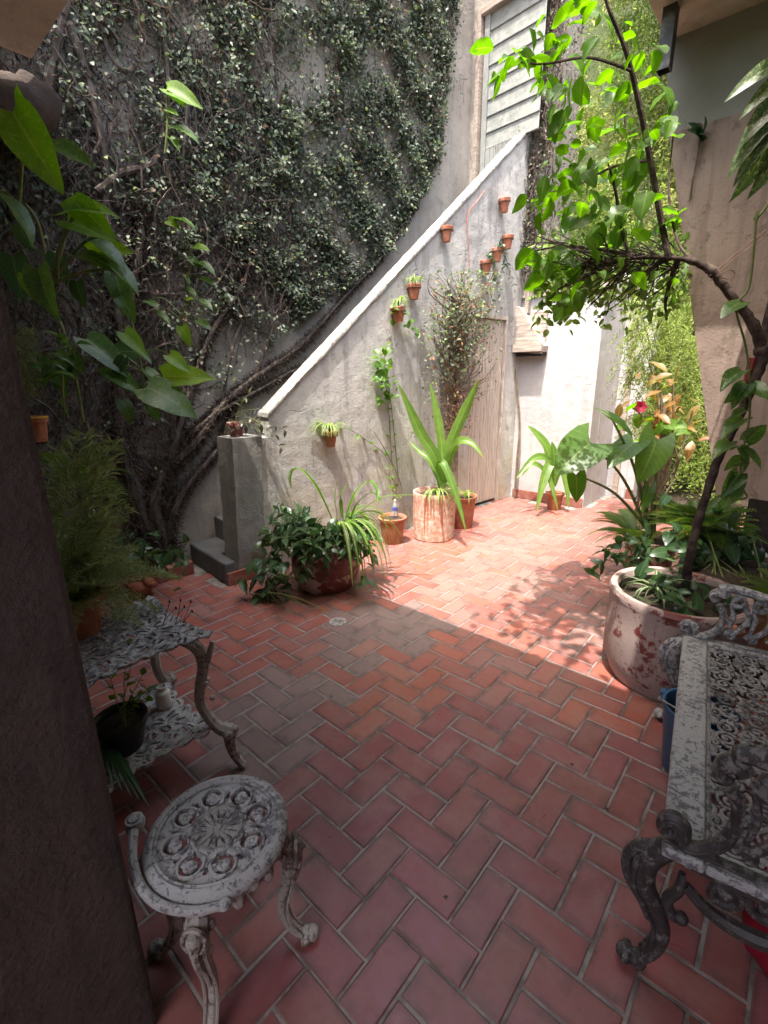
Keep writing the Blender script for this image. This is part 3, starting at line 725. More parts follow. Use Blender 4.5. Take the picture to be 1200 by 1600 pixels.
# raised rail stub with scrolled end on the near-left rim
def rim_pt(a, r, z): return (r * math.cos(a), r * math.sin(a), z)
mb = MB()
arc = [rim_pt(R(a_), r_, z_) for a_, r_, z_ in ((-26, .190, .414), (-45, .192, .417), (-68, .193, .42), (-90, .194, .424), (-112, .197, .43), (-128, .204, .437), (-139, .214, .447))]
arc = [Vector(p) for p in arc]
swoop(mb, arc, [0.009, 0.0105, 0.011, 0.011, 0.011, 0.012, .013], 5, 8)
mb.ball(arc[0], 0.015, 10, (1, 1, .8))
e = arc[-1]
for k in range(2): mb.lathe([(0.001, -.024), (0.022 - .007 * k, -.020), (0.025 - .009 * k, 0), (0.022 - .007 * k, .012 + .004 * k), (0.001, .016 + .004 * k)], 14, e)
mb.build('rail', M_IRON, stool)
def cabriole(parent, c, out, h, name='leg', mat=M_IRON, w=0.018, spread=0.05, lean=1.0):
    """an S-curved cast leg: c top point, out unit vector"""
    c = Vector(c); out = Vector(out).normalized()
    def P(o_, z): return c + out * o_ + Vector((0, 0, z - c.z))
    m = MB()
    swoop(m, [P(-0.01, h), P(0.016 * lean, h * .88), P(0.026 * lean, h * .74), P(0.012 * lean, h * .55), P(-0.006, h * .36), P(0.004, h * .2), P(spread * .6, h * .075), P(spread, 0.03)],
          [w * 1.5, w * 1.6, w * 1.4, w * 1.0, w * .85, w * .8, w * .85, w * 1.0], 6, 8)
    side = Vector((-out.y, out.x, 0))
    swoop(m, [P(0.02, h * .93), P(0.05 * lean, h * .80), P(0.044 * lean, h * .64), P(0.022, h * .5), P(.008, h * .34)], [w * .5, w * .62, w * .55, w * .45, w * .3], 5, 6)
    for s_ in (-.9, .9):
        q_ = [P(0.026 * lean, h * .86), P(0.040 * lean, h * .74), P(0.028 * lean, h * .55), P(0.010, h * .36), P(0.018, h * .2), P(spread * .6 + .008, h * .085)]
        swoop(m, [p_ + side * (s_ * w) for p_ in q_], [w * .3, w * .34, w * .3, w * .26, w * .24, w * .2], 5, 5)
    m.ball(P(spread + .008, 0.022), 0.022, 10); m.ball(P(spread - .012, 0.017) + side * .012, 0.0165, 8); m.ball(P(spread - .012, 0.017) - side * .012, 0.0165, 8)
    for s_ in (-1, 1):
        q = P(0.012, h * .84)
        m.ball(q + side * s_ * (w * 1.5), w * .75, 8); m.ball(P(0.02, h * .68) + side * s_ * (w * 1.1), w * .6, 8)
    return m.build(name, mat, parent)
for i, a in enumerate((50, -48, 132, -138)):
    o = Vector((math.cos(R(a)), math.sin(R(a)), 0))
    lg = cabriole(stool, o * 0.15 + Vector((0, 0, 0.40)), o, 0.40, w=0.017, spread=0.065, mat=M_IRONTAN)
    # mask medallion on the knee
    side = Vector((-o.y, o.x, 0)); q = o * 0.185 + Vector((0, 0, .335))
    m = MB(); ring = [q + o * .012 + side * (.026 * math.cos(w)) + Vector((0, 0, .034 * math.sin(w))) for w in [2 * math.pi * j / 16 for j in range(17)]]
    m.tube(ring, 0.006, 6); m.ball(q + o * .012, .02, 10, (1, 1, 1.3)); m.ball(q + o * .033 + Vector((0, 0, -.002)), .005, 6, (1, 1, 1.6))
    m.build('medallion', M_IRONTAN, lg)
# apron drops between the legs
mb = MB()
for i in range(24):
    a = 2 * math.pi * i / 24
    if min(abs(((math.degrees(a) - b + 180) % 360) - 180) for b in (50, -48, 132, -138)) < 12: continue
    mb.ball(rim_pt(a, .158, .385 - .012 * (i % 2)), .017, 8, (1, 1, 1.25 + .4 * (i % 2)))
mb.lathe([(.152, .375), (.152, .404), (.164, .404), (.164, .375)], 48, closed=True)
mb.build('apron', M_IRONTAN, stool)

# ---- two-tier table on the left
TC = Vector((-1.73, 0.495, 0)); TH = 0.6
table = thing('iron_table', 'two tier cast iron plant table with leaf openwork, on the left', 'table', TC)
def t_edge(x, y, half):
    cx = half - 0.035 * max(0, math.cos(math.pi * y / (2 * half * .95))) - 0.020 + 0.020 * abs(math.sin(y * 48))
    cy = half - 0.035 * max(0, math.cos(math.pi * x / (2 * half * .95))) - 0.020 + 0.020 * abs(math.sin(x * 48))
    if abs(x) > cx or abs(y) > cy: return False
    return abs(x) + abs(y) < half * 1.86
def leaf_slots(x, y):
    # overlapping leaf openwork: veins cut out as slots
    gx, gy = x / 0.058, y / 0.058
    i, j = math.floor(gx), math.floor(gy)
    u, v_ = gx - i - .5, gy - j - .5
    a = ((i * 7 + j * 13) % 8) * math.pi / 4 + .3
    p, q = u * math.cos(a) + v_ * math.sin(a), -u * math.sin(a) + v_ * math.cos(a)
    s1 = (abs(q - .20) < 0.085 and abs(p) < 0.32); s2 = (abs(q + .18 + .25 * p) < 0.075 and abs(p + .08) < 0.28)
    return not (s1 or s2)
def t_h(x, y): return 0.003 * math.sin(x * 95 + 1.3 * math.sin(y * 60)) + 0.003 * math.sin(y * 88 + 1.5 * math.sin(x * 50))
for (z, half, nm) in ((TH, 0.255, 'table_top'), (0.20, 0.25, 'lower_shelf')):
    def mk(x, y, half=half):
        if not t_edge(x, y, half): return False
        if not t_edge(x * 1.07, y * 1.07, half): return True
        return leaf_slots(x, y)
    cast_plate(nm, M_IRON, table, 116, 116, (half, half), mk, t_h, z, 0.007)
for sx in (-1, 1):
    for sy in (-1, 1):
        o = Vector((sx, sy, 0)).normalized(); lg = None
        m = MB(); c = Vector((sx * .2, sy * .2, 0)); Pq = lambda o_, z: c + o * o_ + Vector((0, 0, z))
        swoop(m, [Pq(-.10, .585), Pq(-.05, .575), Pq(0.0, .54), Pq(.012, .47), Pq(-.01, .38), Pq(-.015, .30), Pq(.02, .22), Pq(.05, .185)], [.013, .018, .023, .022, .020, .019, .022, .025], 6, 8)
        swoop(m, [Pq(.05, .19), Pq(.08, .17), Pq(.075, .13), Pq(.085, .07), Pq(.11, .02), Pq(.125, .012)], [.029, .027, .021, .018, .016, .019], 6, 8)
        swoop(m, [Pq(.055, .57), Pq(.04, .52), Pq(.02, .46), Pq(0, .40)], [.008, .011, .011, .006], 5, 6)
        side = Vector((-o.y, o.x, 0))
        for s_ in (-1, 1):
            m.ball(Pq(.075, .175) + side * s_ * .02, .019, 8); m.ball(Pq(.015, .40) + side * s_ * .012, .011, 8)
        m.ball(Pq(.03, .33), .011, 8); m.ball(Pq(.10, .185), .015, 8)
        m.build('leg', M_IRONTAN, table)
# ---- bench on the right
B0 = Vector((-0.083, 1.05, 0)); B1 = Vector((-0.243, 2.19, 0)); BL = (B1 - B0).length
brz = math.atan2((B1 - B0).y, (B1 - B0).x) - math.pi / 2
bench = thing('iron_bench', 'ornate cast iron bench with scrollwork seat and arms, flaking white paint, on the right', 'bench', B0, brz)
BZ, BD = 0.44, 0.46      # local x: front 0 -> back, y: along
m = MB().box((0, 0, BZ - .03), (.085, BL, BZ)).box((BD - .05, 0, BZ - .03), (BD, BL, BZ)).box((.085, 0, BZ - .028), (BD - .05, .06, BZ - .001)).box((.085, BL - .07, BZ - .028), (BD - .05, BL, BZ - .001))
bevel(m.build('seat_frame', M_IRON, bench, False), 0.008, 3)
m = MB()
MIR = 1
x0, x1, y0, y1 = .088, BD - .052, .062, BL - .072
nyc = 13; nxc = 4; cw = (x1 - x0) / nxc; ch = (y1 - y0) / nyc
def scroll(m, c, r, a0, turns, rad, z, k=22, dirn=1):
    pts = [(p[0], p[1], z) for p in spiral(c, r, r * .16, a0, turns * dirn, k)]
    m.tube(pts, rad, 6, flat=1.0); m.ball((pts[-1][0], pts[-1][1], z), rad * 1.5, 6)
for i in range(nxc):
    for j in range(nyc):
        cx, cy = x0 + cw * (i + .5), y0 + ch * (j + .5); d = 1 if (i + j) % 2 else -1
        zz = BZ - .012
        scroll(m, (cx + cw * .10, cy + ch * .16 * d), min(cw, ch) * .40, R(200 + 40 * j), 1.6, .0045, zz, 24, d)
        scroll(m, (cx - cw * .28, cy - ch * .26 * d), min(cw, ch) * .27, R(20 + 60 * j), 1.4, .0042, zz - .001, 18, -d)
        scroll(m, (cx + cw * .34, cy - ch * .30 * d), min(cw, ch) * .22, R(120), 1.3, .004, zz, 16, -d)
        swoop(m, [(cx - cw * .5, cy - ch * .42 * d, zz), (cx - cw * .2, cy + ch * .02 * d, zz), (cx + cw * .1, cy - ch * .32 * d, zz), (cx + cw * .5, cy - ch * .1 * d, zz)], [.0045, .0058, .0045, .0038], 4, 6)
        swoop(m, [(cx - cw * .45, cy + ch * .45, zz), (cx - cw * .3, cy + ch * .2, zz), (cx - cw * .36, cy - ch * .1, zz)], [.0055, .0065, .004], 4, 6)
m.tube([(x0 + .003, y0, BZ - .012), (x0 + .003, y1, BZ - .012)], .006, 6)
for j in range(1, nyc):
    y = y0 + ch * j; m.tube([(x0, y, BZ - .02), (x1, y, BZ - .02)], .004, 5)
m.build('seat_lattice', M_IRONDARK, bench)
def arm(y, mat, k=1.0):
    a = bpy.data.objects.new('arm', None); col.objects.link(a); a.parent = bench; a.scale = (1, 1, k); a.location = (0, 0, BZ * (1 - k))
    P = lambda x, z: (x, y, BZ + z)
    m = MB()
    # front S: low scroll, rise, hooked top rail running to the back
    pts = [P(*q) for q in spiral((.012, .030), .006, .026, R(60), -1.15, 12)]
    pts += [P(.04, .004), P(.075, .012), P(.108, .045), P(.122, .09), P(.118, .13), P(.10, .16)]
    swoop(m, pts, [.007, .009, .011, .014, .0155, .016, .0155, .0145, .013], 3, 8, nrm=(0, 1, 0), flat=1.1)
    for dy in (-.012, .012): m.tube([(p[0], p[1] + dy, p[2]) for p in smooth_path(pts, 3)][20:], .006, 5)
    m.build('front_scroll', mat, a)
    m = MB()
    pts = [P(*q) for q in spiral((.092, .185), .005, .028, R(-40), -.8, 10)]
    pts += [P(.10, .232), P(.15, .236), P(.22, .226), P(.30, .218), P(.38, .222), P(BD + .01, .232)]
    swoop(m, pts, [.008, .011, .014, .017, .017, .0165, .0165, .0165], 3, 8, nrm=(0, 1, 0), flat=1.2)
    m.build('top_rail', mat, a)
    m = MB()
    for i, cx in enumerate((.165, .235, .305, .375)):
        swoop(m, [P(cx + q[0], .18 + q[1]) for q in spiral((0, 0), .006, .026, R(40), -.9, 10)] + [P(cx + .034, .13), P(cx + .020, .08), P(cx - .012, .04)], [.006, .009, .012, .012, .011, .010], 3, 6, nrm=(0, 1, 0))
        swoop(m, [P(cx - .012 + q[0], .035 + q[1]) for q in spiral((0, 0), .005, .020, R(200), .9, 10)] + [P(cx + .018, .07)], [.005, .008, .010, .008], 3, 6, nrm=(0, 1, 0))
        swoop(m, [P(cx - .028, .175), P(cx - .012, .12), P(cx - .02, .06)], [.005, .010, .006], 4, 6)
        m.ball(P(cx - .03, .10), .010, 8)
    m.build('scrollwork', mat, a)
    m = MB().box((.0, y - .013, BZ - .003), (BD, y + .013, BZ + .006)); bevel(m.build('bottom_rail', mat, a, False), .004)
    return a
arm(.026, M_IRONSHADE, 1.25); arm(BL - .03, M_IRON)  # near arm darkened by colour, as if backlit
def bench_leg(x, y, o, mat):
    P = lambda a, z: (x + o * a, y, z); m = MB()
    swoop(m, [P(0, BZ - .02), P(-.028, .385), P(-.046, .335), P(-.040, .275), P(-.012, .225), P(.012, .17), P(.012, .11), P(-.010, .055), P(-.034, .030)], [.024, .029, .030, .027, .022, .019, .018, .018, .017], 6, 10)
    swoop(m, [P(.01, .41), P(-.052, .395), P(-.083, .34), P(-.072, .275), P(-.040, .225), P(-.018, .175)], [.010, .014, .014, .013, .011, .006], 5, 8)
    swoop(m, [P(.03, .36), P(.03, .31), P(.012, .26), P(.03, .22), P(.045, .23)], [.008, .013, .014, .012, .009], 5, 8)
    for yy in (-.02, .02, -.008, .008):
        swoop(m, [(x + o * a, y + yy * (1.2 if z > .2 else .8), z) for a, z in ((-.03, .40), (-.062, .345), (-.058, .28), (-.028, .225), (-.004, .17), (-.004, .11), (-.024, .055))], [.005, .007, .007, .006, .005, .005, .004], 5, 6)
    m.ball(P(-.052, .028), .024, 12); m.ball(P(-.02, .018), .018, 10); m.ball((x - o * .03, y - .016, .04), .016, 8)
    m.ball((x + o * .045, y, .228), .017, 8)
    m.ball((x - o * .052, y - .02, .03), .013, 8); m.ball((x - o * .052, y + .02, .03), .013, 8); m.build('leg', mat, bench)
for y in (.03, BL - .03):
    bench_leg(.02, y, 1, M_IRONSHADE if y < .1 else M_IRON); bench_leg(BD - .02, y, -1, M_IRONSHADE)
for y in (.03, BL - .03):
    m = MB(); P = lambda x, z: (x, y, z)
    for i, cx in enumerate((.13, .21, .29, .36)):
        zc = BZ - .085 + (.015 if i % 2 else 0)
        swoop(m, [P(*q) for q in spiral((cx, zc), .040, .008, R(90 + 70 * i), 1.3 if i % 2 else -1.3, 16)], .011, 2, 7)
        m.ball(P(cx, zc), .016, 8)
    swoop(m, [P(.06, BZ - .11), P(.12, BZ - .155), P(.2, BZ - .165), P(.28, BZ - .14), P(.40, BZ - .10)], [.012, .016, .02, .016, .012], 5, 8)
    swoop(m, [P(.05, BZ - .04), P(.25, BZ - .045), P(.41, BZ - .04)], .016, 4, 8)
    m.build('end_apron', M_IRONSHADE, bench)
m = MB()
for k in range(12):
    cy = .09 + (BL - .18) * k / 11
    swoop(m, [(.012, p[0], p[1]) for p in spiral((cy, BZ - .07), .036, .008, R(90 * (k % 4)), 1.2 if k % 2 else -1.2, 14)], .008, 2, 6)
m.tube([(.012, .05, BZ - .032), (.012, BL - .05, BZ - .032)], .011, 6)
m.build('front_apron', M_IRON, bench)
m = MB()
xb = BD + .01
swoop(m, [(xb, .0, BZ), (xb + .03, .0, BZ + .25), (xb + .05, .06, BZ + .38), (xb + .06, BL / 2, BZ + .46), (xb + .05, BL - .06, BZ + .38), (xb + .03, BL, BZ + .25), (xb, BL, BZ)], .018, 6, 8)
for k in range(9):
    cy = .1 + (BL - .2) * k / 8
    swoop(m, [(xb + .02 + .03 * p[1], p[0], BZ + .05 + p[1] * .0 + (p[1])) for p in spiral((cy, .13), .07, .012, R(-90), 1.4 if k % 2 else -1.4, 18)], .008, 2, 6)
    m.tube([(xb, cy + .05, BZ), (xb + .05, cy + .05, BZ + .38)], .007, 6)
m.build('backrest', M_IRON, bench)

# ---- small things by the furniture
p = G(1046, 1192); bk = thing('blue_bucket', 'blue plastic bucket half hidden under the bench', 'bucket', (-0.115, 1.90, 0))
MB().lathe([(.085, 0), (.09, .01), (.118, .275), (.124, .277), (.124, .289), (.114, .289), (.112, .27), (.082, .015), (.001, .015)], 32).build('pail', M_BLUEPL, bk)
m = MB(); swoop(m, [(-.122, .03, .28), (-.135, 0.0, .265), (-.11, -.06, .30), (-.02, -.11, .315), (.08, -.07, .30), (.123, .03, .28)], .003, 6, 6); m.build('handle', M_METAL, bk)
m = MB().box((-.138, .015, .262), (-.118, .05, .288)); bevel(m.build('handle_lug', M_BLUEPL, bk, False), .003)
rc = thing('red_bag', 'crumpled red cloth bag under the near end of the bench', 'bag', (0.235, 1.36, 0))
m = MB(); v = []; f = []; n = 28; k = 12
for i in range(k + 1):
    for j in range(n):
        a = 2 * math.pi * j / n; h = i / k
        r = (.15 * math.sin(math.pi * (h * .86 + .12)) ** .6) * (1 + .09 * math.sin(5 * a + 4 * h) + .05 * math.sin(11 * a - 6 * h))
        v.append((r * math.cos(a), r * 1.2 * math.sin(a), h * .31 + .012 * math.sin(3 * a) * h))
for i in range(k):
    for j in range(n): f.append((i * n + j, i * n + (j + 1) % n, (i + 1) * n + (j + 1) % n, (i + 1) * n + j))
f += [tuple(reversed(range(n))), tuple(range(k * n, k * n + n))]
m.add(v, f); m.build('cloth', M_REDCLOTH, rc)
m = MB(); swoop(m, [(-.03, .02, .30), (-.05, .03, .36), (0, .04, .39), (.04, .03, .36), (.03, .0, .30)], .008, 5, 6); m.build('strap', M_REDCLOTH, rc)
# black pot on the lower shelf, bottle beside it
def pot_shape(h, r0, r1, lip=0.012, lh=0.03, th=0.01):
    return [(r0 * .96, 0), (r0, .006), (r1 - lip * .4, h - lh), (r1 + lip * .6, h - lh + .002), (r1 + lip, h - .004), (r1 + lip * .7, h), (r1 - th * .4, h), (r1 - th, h - .008), (r1 - th * 1.4, h - .03)]
def pot(name, label, loc, h, r0, r1, mat, group=None, lip=0.012, lh=0.03, n=28, wob=0.004, soil=True, cat='pot', tilt=None):
    t = thing(name, label, cat, loc, random.uniform(0, 6), group)
    if tilt: t.rotation_euler = tilt
    pr = pot_shape(h, r0, r1, lip, lh)
    MB().lathe(pr, n, wob=wob, closed=True).lathe([(r0 * .96, 0.0005), (.001, .0005)], n, closed=True).build('pot_body', mat, t)
    if soil: MB().lathe([(r1 - .008, h - .028), ((r1 - .01) * .6, h - .018), (.001, h - .015)], n, wob=.01, closed=True).build('soil', M_SOIL, t)
    return t
bpz = 0.205
q = G(196, 1165, bpz)
blackpot = pot('black_plant_pot', 'black plastic flower pot on the lower shelf of the iron table', (q.x, q.y, bpz), .125, .062, .085, M_BLACKPL, lip=.006)
q = G(257, 1103, bpz)
bt = thing('white_bottle', 'empty white plastic bottle lying open on the lower table shelf', 'bottle', (q.x, q.y, bpz), .4)
bt['label'] = 'small white plastic bottle standing on the lower table shelf'
MB().lathe([(.001, 0), (.026, 0), (.029, .006), (.029, .062), (.026, .070), (.019, .076), (.019, .094), (.016, .094), (.015, .078), (.001, .07)], 24).build('bottle_body', M_WHITEPL, bt)
# drooping dark leaves hanging from behind the black pot are added with the plants

# ================================================================ leaves
UP = Vector((0, 0, 1))
def leaf_mesh(name, mat, prof, w, droop=0.25, fold=0.12, wave=0.0, lobe=0.0, n=9, c=5, curl=0.0, twist=0.0):
    """unit leaf along +Y, face up +Z; prof = half width along the length (0..1)"""
    m = MB(); uv = []; v = []; f = []
    for i in range(n + 1):
        t = i / n
        hw = float(np.interp(t, np.linspace(0, 1, len(prof)), prof)) * w
        a = -droop * t                       # bend angle grows along the leaf
        y = math.sin(droop * t) / droop if droop else t
        z0 = -(1 - math.cos(droop * t)) / droop if droop else 0
        for j in range(c):
            s = -1 + 2 * j / (c - 1)
            x = s * hw
            z = z0 + abs(s) * hw * fold * 2 - curl * s * s * hw + wave * math.sin(t * 14 + s * 2) * abs(s) * w
            yy = y - lobe * abs(s) ** 1.3 * max(0, 1 - t * 2.2) ** 1.5
            tw = twist * t
            v.append((x * math.cos(tw) - z * math.sin(tw) * .3, yy, z + x * math.sin(tw))); uv.append((j / (c - 1), t))
    for i in range(n):
        for j in range(c - 1): f.append((i * c + j, i * c + j + 1, i * c + c + j + 1, i * c + c + j))
    m.v = v; m.f = f; m.uv = uv
    return m.mesh(name, mat, True)
OVATE = [0.10, 0.62, 0.93, 1.0, 0.93, 0.78, 0.58, 0.34, 0.0]
HEART = [0.62, 0.95, 1.0, 0.95, 0.84, 0.69, 0.50, 0.27, 0.0]
LANCE = [0.12, 0.55, 0.85, 1.0, 0.95, 0.8, 0.6, 0.34, 0.0]
ROUND = [0.2, 0.72, 0.98, 1.0, 0.97, 0.88, 0.7, 0.45, 0.0]
def variants(name, mat, prof, w, k=4, lobe=0.0, droop=(0.1, 0.9), fold=(0.04, 0.22), wave=0.03):
    return [leaf_mesh(name, mat, prof, w * random.uniform(.9, 1.1), random.uniform(*droop), random.uniform(*fold), wave, lobe, twist=random.uniform(-.35, .35)) for _ in range(k)]
V_POTHOS = variants('leaf', L_POTHOS, HEART, 0.29, 6, 0.12, wave=.05)
V_POTHOSLIT = variants('leaf', L_POTHOSLIT, HEART, 0.31, 5, 0.13, wave=.05)
V_POTHOSD = variants('leaf', L_POTHOSD, HEART, 0.30, 5, 0.10)
V_TREE = variants('leaf', L_TREE, ROUND, 0.36, 5, 0.02, (0.1, 0.8), (0.05, 0.25), 0.05)
V_TREE += variants('leaf', L_TREE, OVATE, 0.27, 4, 0.0, (0.2, 1.1), (0.05, 0.3), 0.07)
V_TRAD = variants('leaf', L_TRAD, LANCE, 0.22, 4)
V_TARO = variants('leaf', L_TARO, [0.75, 1.0, 1.0, 0.95, 0.86, 0.72, 0.53, 0.30, 0.0], 0.42, 3, 0.34, (0.2, 0.5), (0.06, 0.14), 0.04)
V_CROTON = variants('leaf', L_CROTON, LANCE, 0.20, 4, wave=0.06)
V_VARIEG = variants('leaf', L_VARIEG, LANCE, 0.15, 3, droop=(0.7, 1.1))
def orient(p, d, nrm, s, ws=1.0):
    d = Vector(d).normalized(); x = d.cross(Vector(nrm))
    if x.length < 1e-4: x = d.cross(Vector((.3, .5, .8)))
    x.normalize(); z = x.cross(d)
    m = Matrix.Identity(4)
    for i in range(3): m[i][0] = x[i] * s * ws; m[i][1] = d[i] * s; m[i][2] = z[i] * s; m[i][3] = p[i]
    return m
def leaf(root, vs_, p, d, nrm, s, ws=1.0, name='leaf'):
    m = orient(Vector(p) - root.location, d, nrm, s, ws)
    return obj(name, random.choice(vs_) if isinstance(vs_, list) else vs_, root, m)
def strap(root, pts, w, mat, k=5, fold=0.25, name='leaf', tip=0.04, base=0.75, nrm=None):
    """a long strap leaf along world points"""
    q = smooth_path(pts, k); n = len(q); v = []; uv = []; f = []; c = 5
    side = None
    for i, p in enumerate(q):
        t = (q[min(i + 1, n - 1)] - q[max(i - 1, 0)]).normalized()
        s_ = t.cross(nrm if nrm is not None else UP)
        if s_.length < 0.15 and side is not None: s_ = side - t * side.dot(t)
        if s_.length < 1e-3: s_ = t.cross(Vector((.6, .7, .1)))
        s_.normalize()
        if side is not None and s_.dot(side) < 0: s_ = -s_
        side = s_; up = s_.cross(t)
        if up.z < 0: up = -up
        u = i / (n - 1)
        hw = w * (base + (1 - base) * min(1, u * 4)) * min(1, ((1 - u) / .45) ** .8 + tip)
        for j in range(c):
            a = -1 + 2 * j / (c - 1)
            v.append(p + s_ * (a * hw) + up * (abs(a) * hw * fold) - root.location); uv.append((j / (c - 1), u))
    for i in range(n - 1):
        for j in range(c - 1): f.append((i * c + j, i * c + j + 1, i * c + c + j + 1, i * c + c + j))
    m = MB(); m.v = [tuple(p) for p in v]; m.f = f; m.uv = uv
    return m.build(name, mat, root)
def cloud(name, parent, P, Dr, N, Ln, Wd, C, mat, kind='stuff', local=True):
    """many small folded leaves as one mesh (numpy arrays)"""
    P = np.asarray(P, float); n = len(P)
    if parent is not None and local: P = P - np.array(parent.location)
    Dr = Dr / np.linalg.norm(Dr, axis=1, keepdims=True)
    X = np.cross(Dr, N); X /= np.maximum(1e-6, np.linalg.norm(X, axis=1, keepdims=True)); Z = np.cross(X, Dr)
    L = Ln[:, None]; W_ = Wd[:, None]
    a = P; tip = P + Dr * L - Z * L * .12
    mid = P + Dr * L * .5
    l1 = P + Dr * L * .28 + X * W_ * .85 + Z * W_ * .3; l2 = P + Dr * L * .66 + X * W_ * .8 + Z * W_ * .22
    r1 = P + Dr * L * .28 - X * W_ * .85 + Z * W_ * .3; r2 = P + Dr * L * .66 - X * W_ * .8 + Z * W_ * .22
    V = np.stack([a, l1, l2, tip, r2, r1, mid], 1).reshape(-1, 3)
    base = (np.arange(n) * 7)[:, None]
    F = np.concatenate([base + np.array([[0, 1, 6]]), base + np.array([[1, 2, 6]]), base + np.array([[2, 3, 6]]), base + np.array([[3, 4, 6]]), base + np.array([[4, 5, 6]]), base + np.array([[5, 0, 6]])], 1).reshape(-1, 3)
    me = bpy.data.meshes.new(name); nf = len(F)
    me.vertices.add(len(V)); me.vertices.foreach_set('co', V.astype(np.float32).ravel())
    me.loops.add(nf * 3); me.loops.foreach_set('vertex_index', F.astype(np.int32).ravel())
    me.polygons.add(nf); me.polygons.foreach_set('loop_start', (np.arange(nf) * 3).astype(np.int32)); me.polygons.foreach_set('loop_total', np.full(nf, 3, np.int32))
    me.update(calc_edges=True)
    at = me.color_attributes.new('Col', 'FLOAT_COLOR', 'POINT')
    cc = np.repeat(np.concatenate([C, np.ones((n, 1))], 1), 7, 0)
    at.data.foreach_set('color', cc.astype(np.float32).ravel())
    me.materials.append(mat); me.validate()
    o = bpy.data.objects.new(name, me); col.objects.link(o)
    if parent is not None: o.parent = parent
    if kind: o['kind'] = kind
    return o
def rdir(n, bias=(0, 0, 0), k=1.0): return rng.normal(size=(n, 3)) * k + np.array(bias)
def pick(n, cols, probs, var=0.3):
    i = rng.choice(len(cols), n, p=np.array(probs) / sum(probs)); c = np.array(cols)[i]
    return np.clip(c * (1 + var * rng.uniform(-1, 1, (n, 1))), 0, 1)

# ================================================================ the creeper on the old wall
IVO = -0.68
IVP, IVN = SF(0, 0, IVO), SN
def wt(px, py): 
    t, _ = s_td(ON(px, py, IVP, IVN)); return t, ON(px, py, IVP, IVN).z
edge = [wt(q[0] - 20, q[1] - (16 if q[1] > 250 else 0)) for q in ((728, 30), (716, 110), (706, 190), (702, 262), (690, 300), (655, 345), (632, 392), (600, 428), (552, 470), (500, 508), (455, 545), (400, 590), (350, 640), (318, 700), (298, 760), (280, 850))]
IVY = [(edge[0][0], 6.5)] + edge + [(-0.25, 0), (-3.1, 0), (-3.1, 6.5)]
ivy = thing('creeping_fig', 'creeping fig with woody stems covering the old wall', 'creeper', SF(-0.35, 0, IVO + .03))
def ivw(t, z, d): return np.array([SO.x + ST.x * t + SN.x * d, SO.y + ST.y * t + SN.y * d, z])
BARE = [(wt(470, 105), .30, .42), (wt(415, 115), .2, .3), (wt(395, 325), .16, .16), (wt(520, 365), .14, .2), (wt(600, 225), .12, .2), (wt(270, 330), .16, .2), (wt(470, 330), .14, .12), (wt(420, 470), .25, .12), (wt(600, 120), .12, .25), (wt(330, 420), .15, .2)]
ph = rng.uniform(0, 6.28, 12); fr = rng.uniform(1.5, 7, (12, 2)) * rng.choice([-1, 1], (12, 2))
def clump(t, z): return sum(np.sin(fr[i, 0] * t + fr[i, 1] * z + ph[i]) for i in range(12)) / 12
pts = []
tmax = edge[0][0]
while len(pts) < 88000:
    t = rng.uniform(-1.8, tmax + .02); z = 6.5 * rng.uniform(0, 1)
    if not in_poly(t, z, IVY): continue
    px, py = TO_PX(ivw(t, z, IVO))
    w = 0.95
    if px < 420: w = 0.2 + 0.66 * max(0, (px - 180) / 240)
    if py > 430 and px < 420: w *= .5
    if py > 620: w *= .25
    if py > 500 and px > 270: w *= .30
    if px < 330 and py < 70: w = max(w, .5)
    w *= min(1.25, max(.12, .66 + 1.7 * clump(t * 2.1, z * 2.1)))
    for (c, a, b) in BARE:
        if ((t - c[0]) / a) ** 2 + ((z - c[1]) / b) ** 2 < .5: w *= .22
    if rng.uniform() < w: pts.append((t, z))
pts = np.array(pts); n = len(pts)
cl = clump(pts[:, 0] * 3.3 + 1, pts[:, 1] * 3.3)
dd = IVO + 0.015 + np.abs(rng.normal(0, .05, n)) + np.clip(cl, 0, 1) * .16 * (pts[:, 1] > 1.0)
P = np.array([SO.x, SO.y, 0]) + pts[:, :1] * np.array(ST) + dd[:, None] * np.array(SN); P[:, 2] = pts[:, 1]
Dr = rdir(n, (SN.x * .5, SN.y * .5, -.35), .65); N = rdir(n, (SN.x * .5, SN.y * .5, .8), .5)
C = pick(n, [(.06, .085, .055), (.09, .115, .078), (.125, .17, .06), (.10, .07, .045), (.17, .185, .14)], [36, 34, 9, 9, 12], .4)
cloud('foliage', ivy, P, Dr, N, rng.uniform(.020, .046, n), rng.uniform(.008, .017, n), C, M_CLOUD)
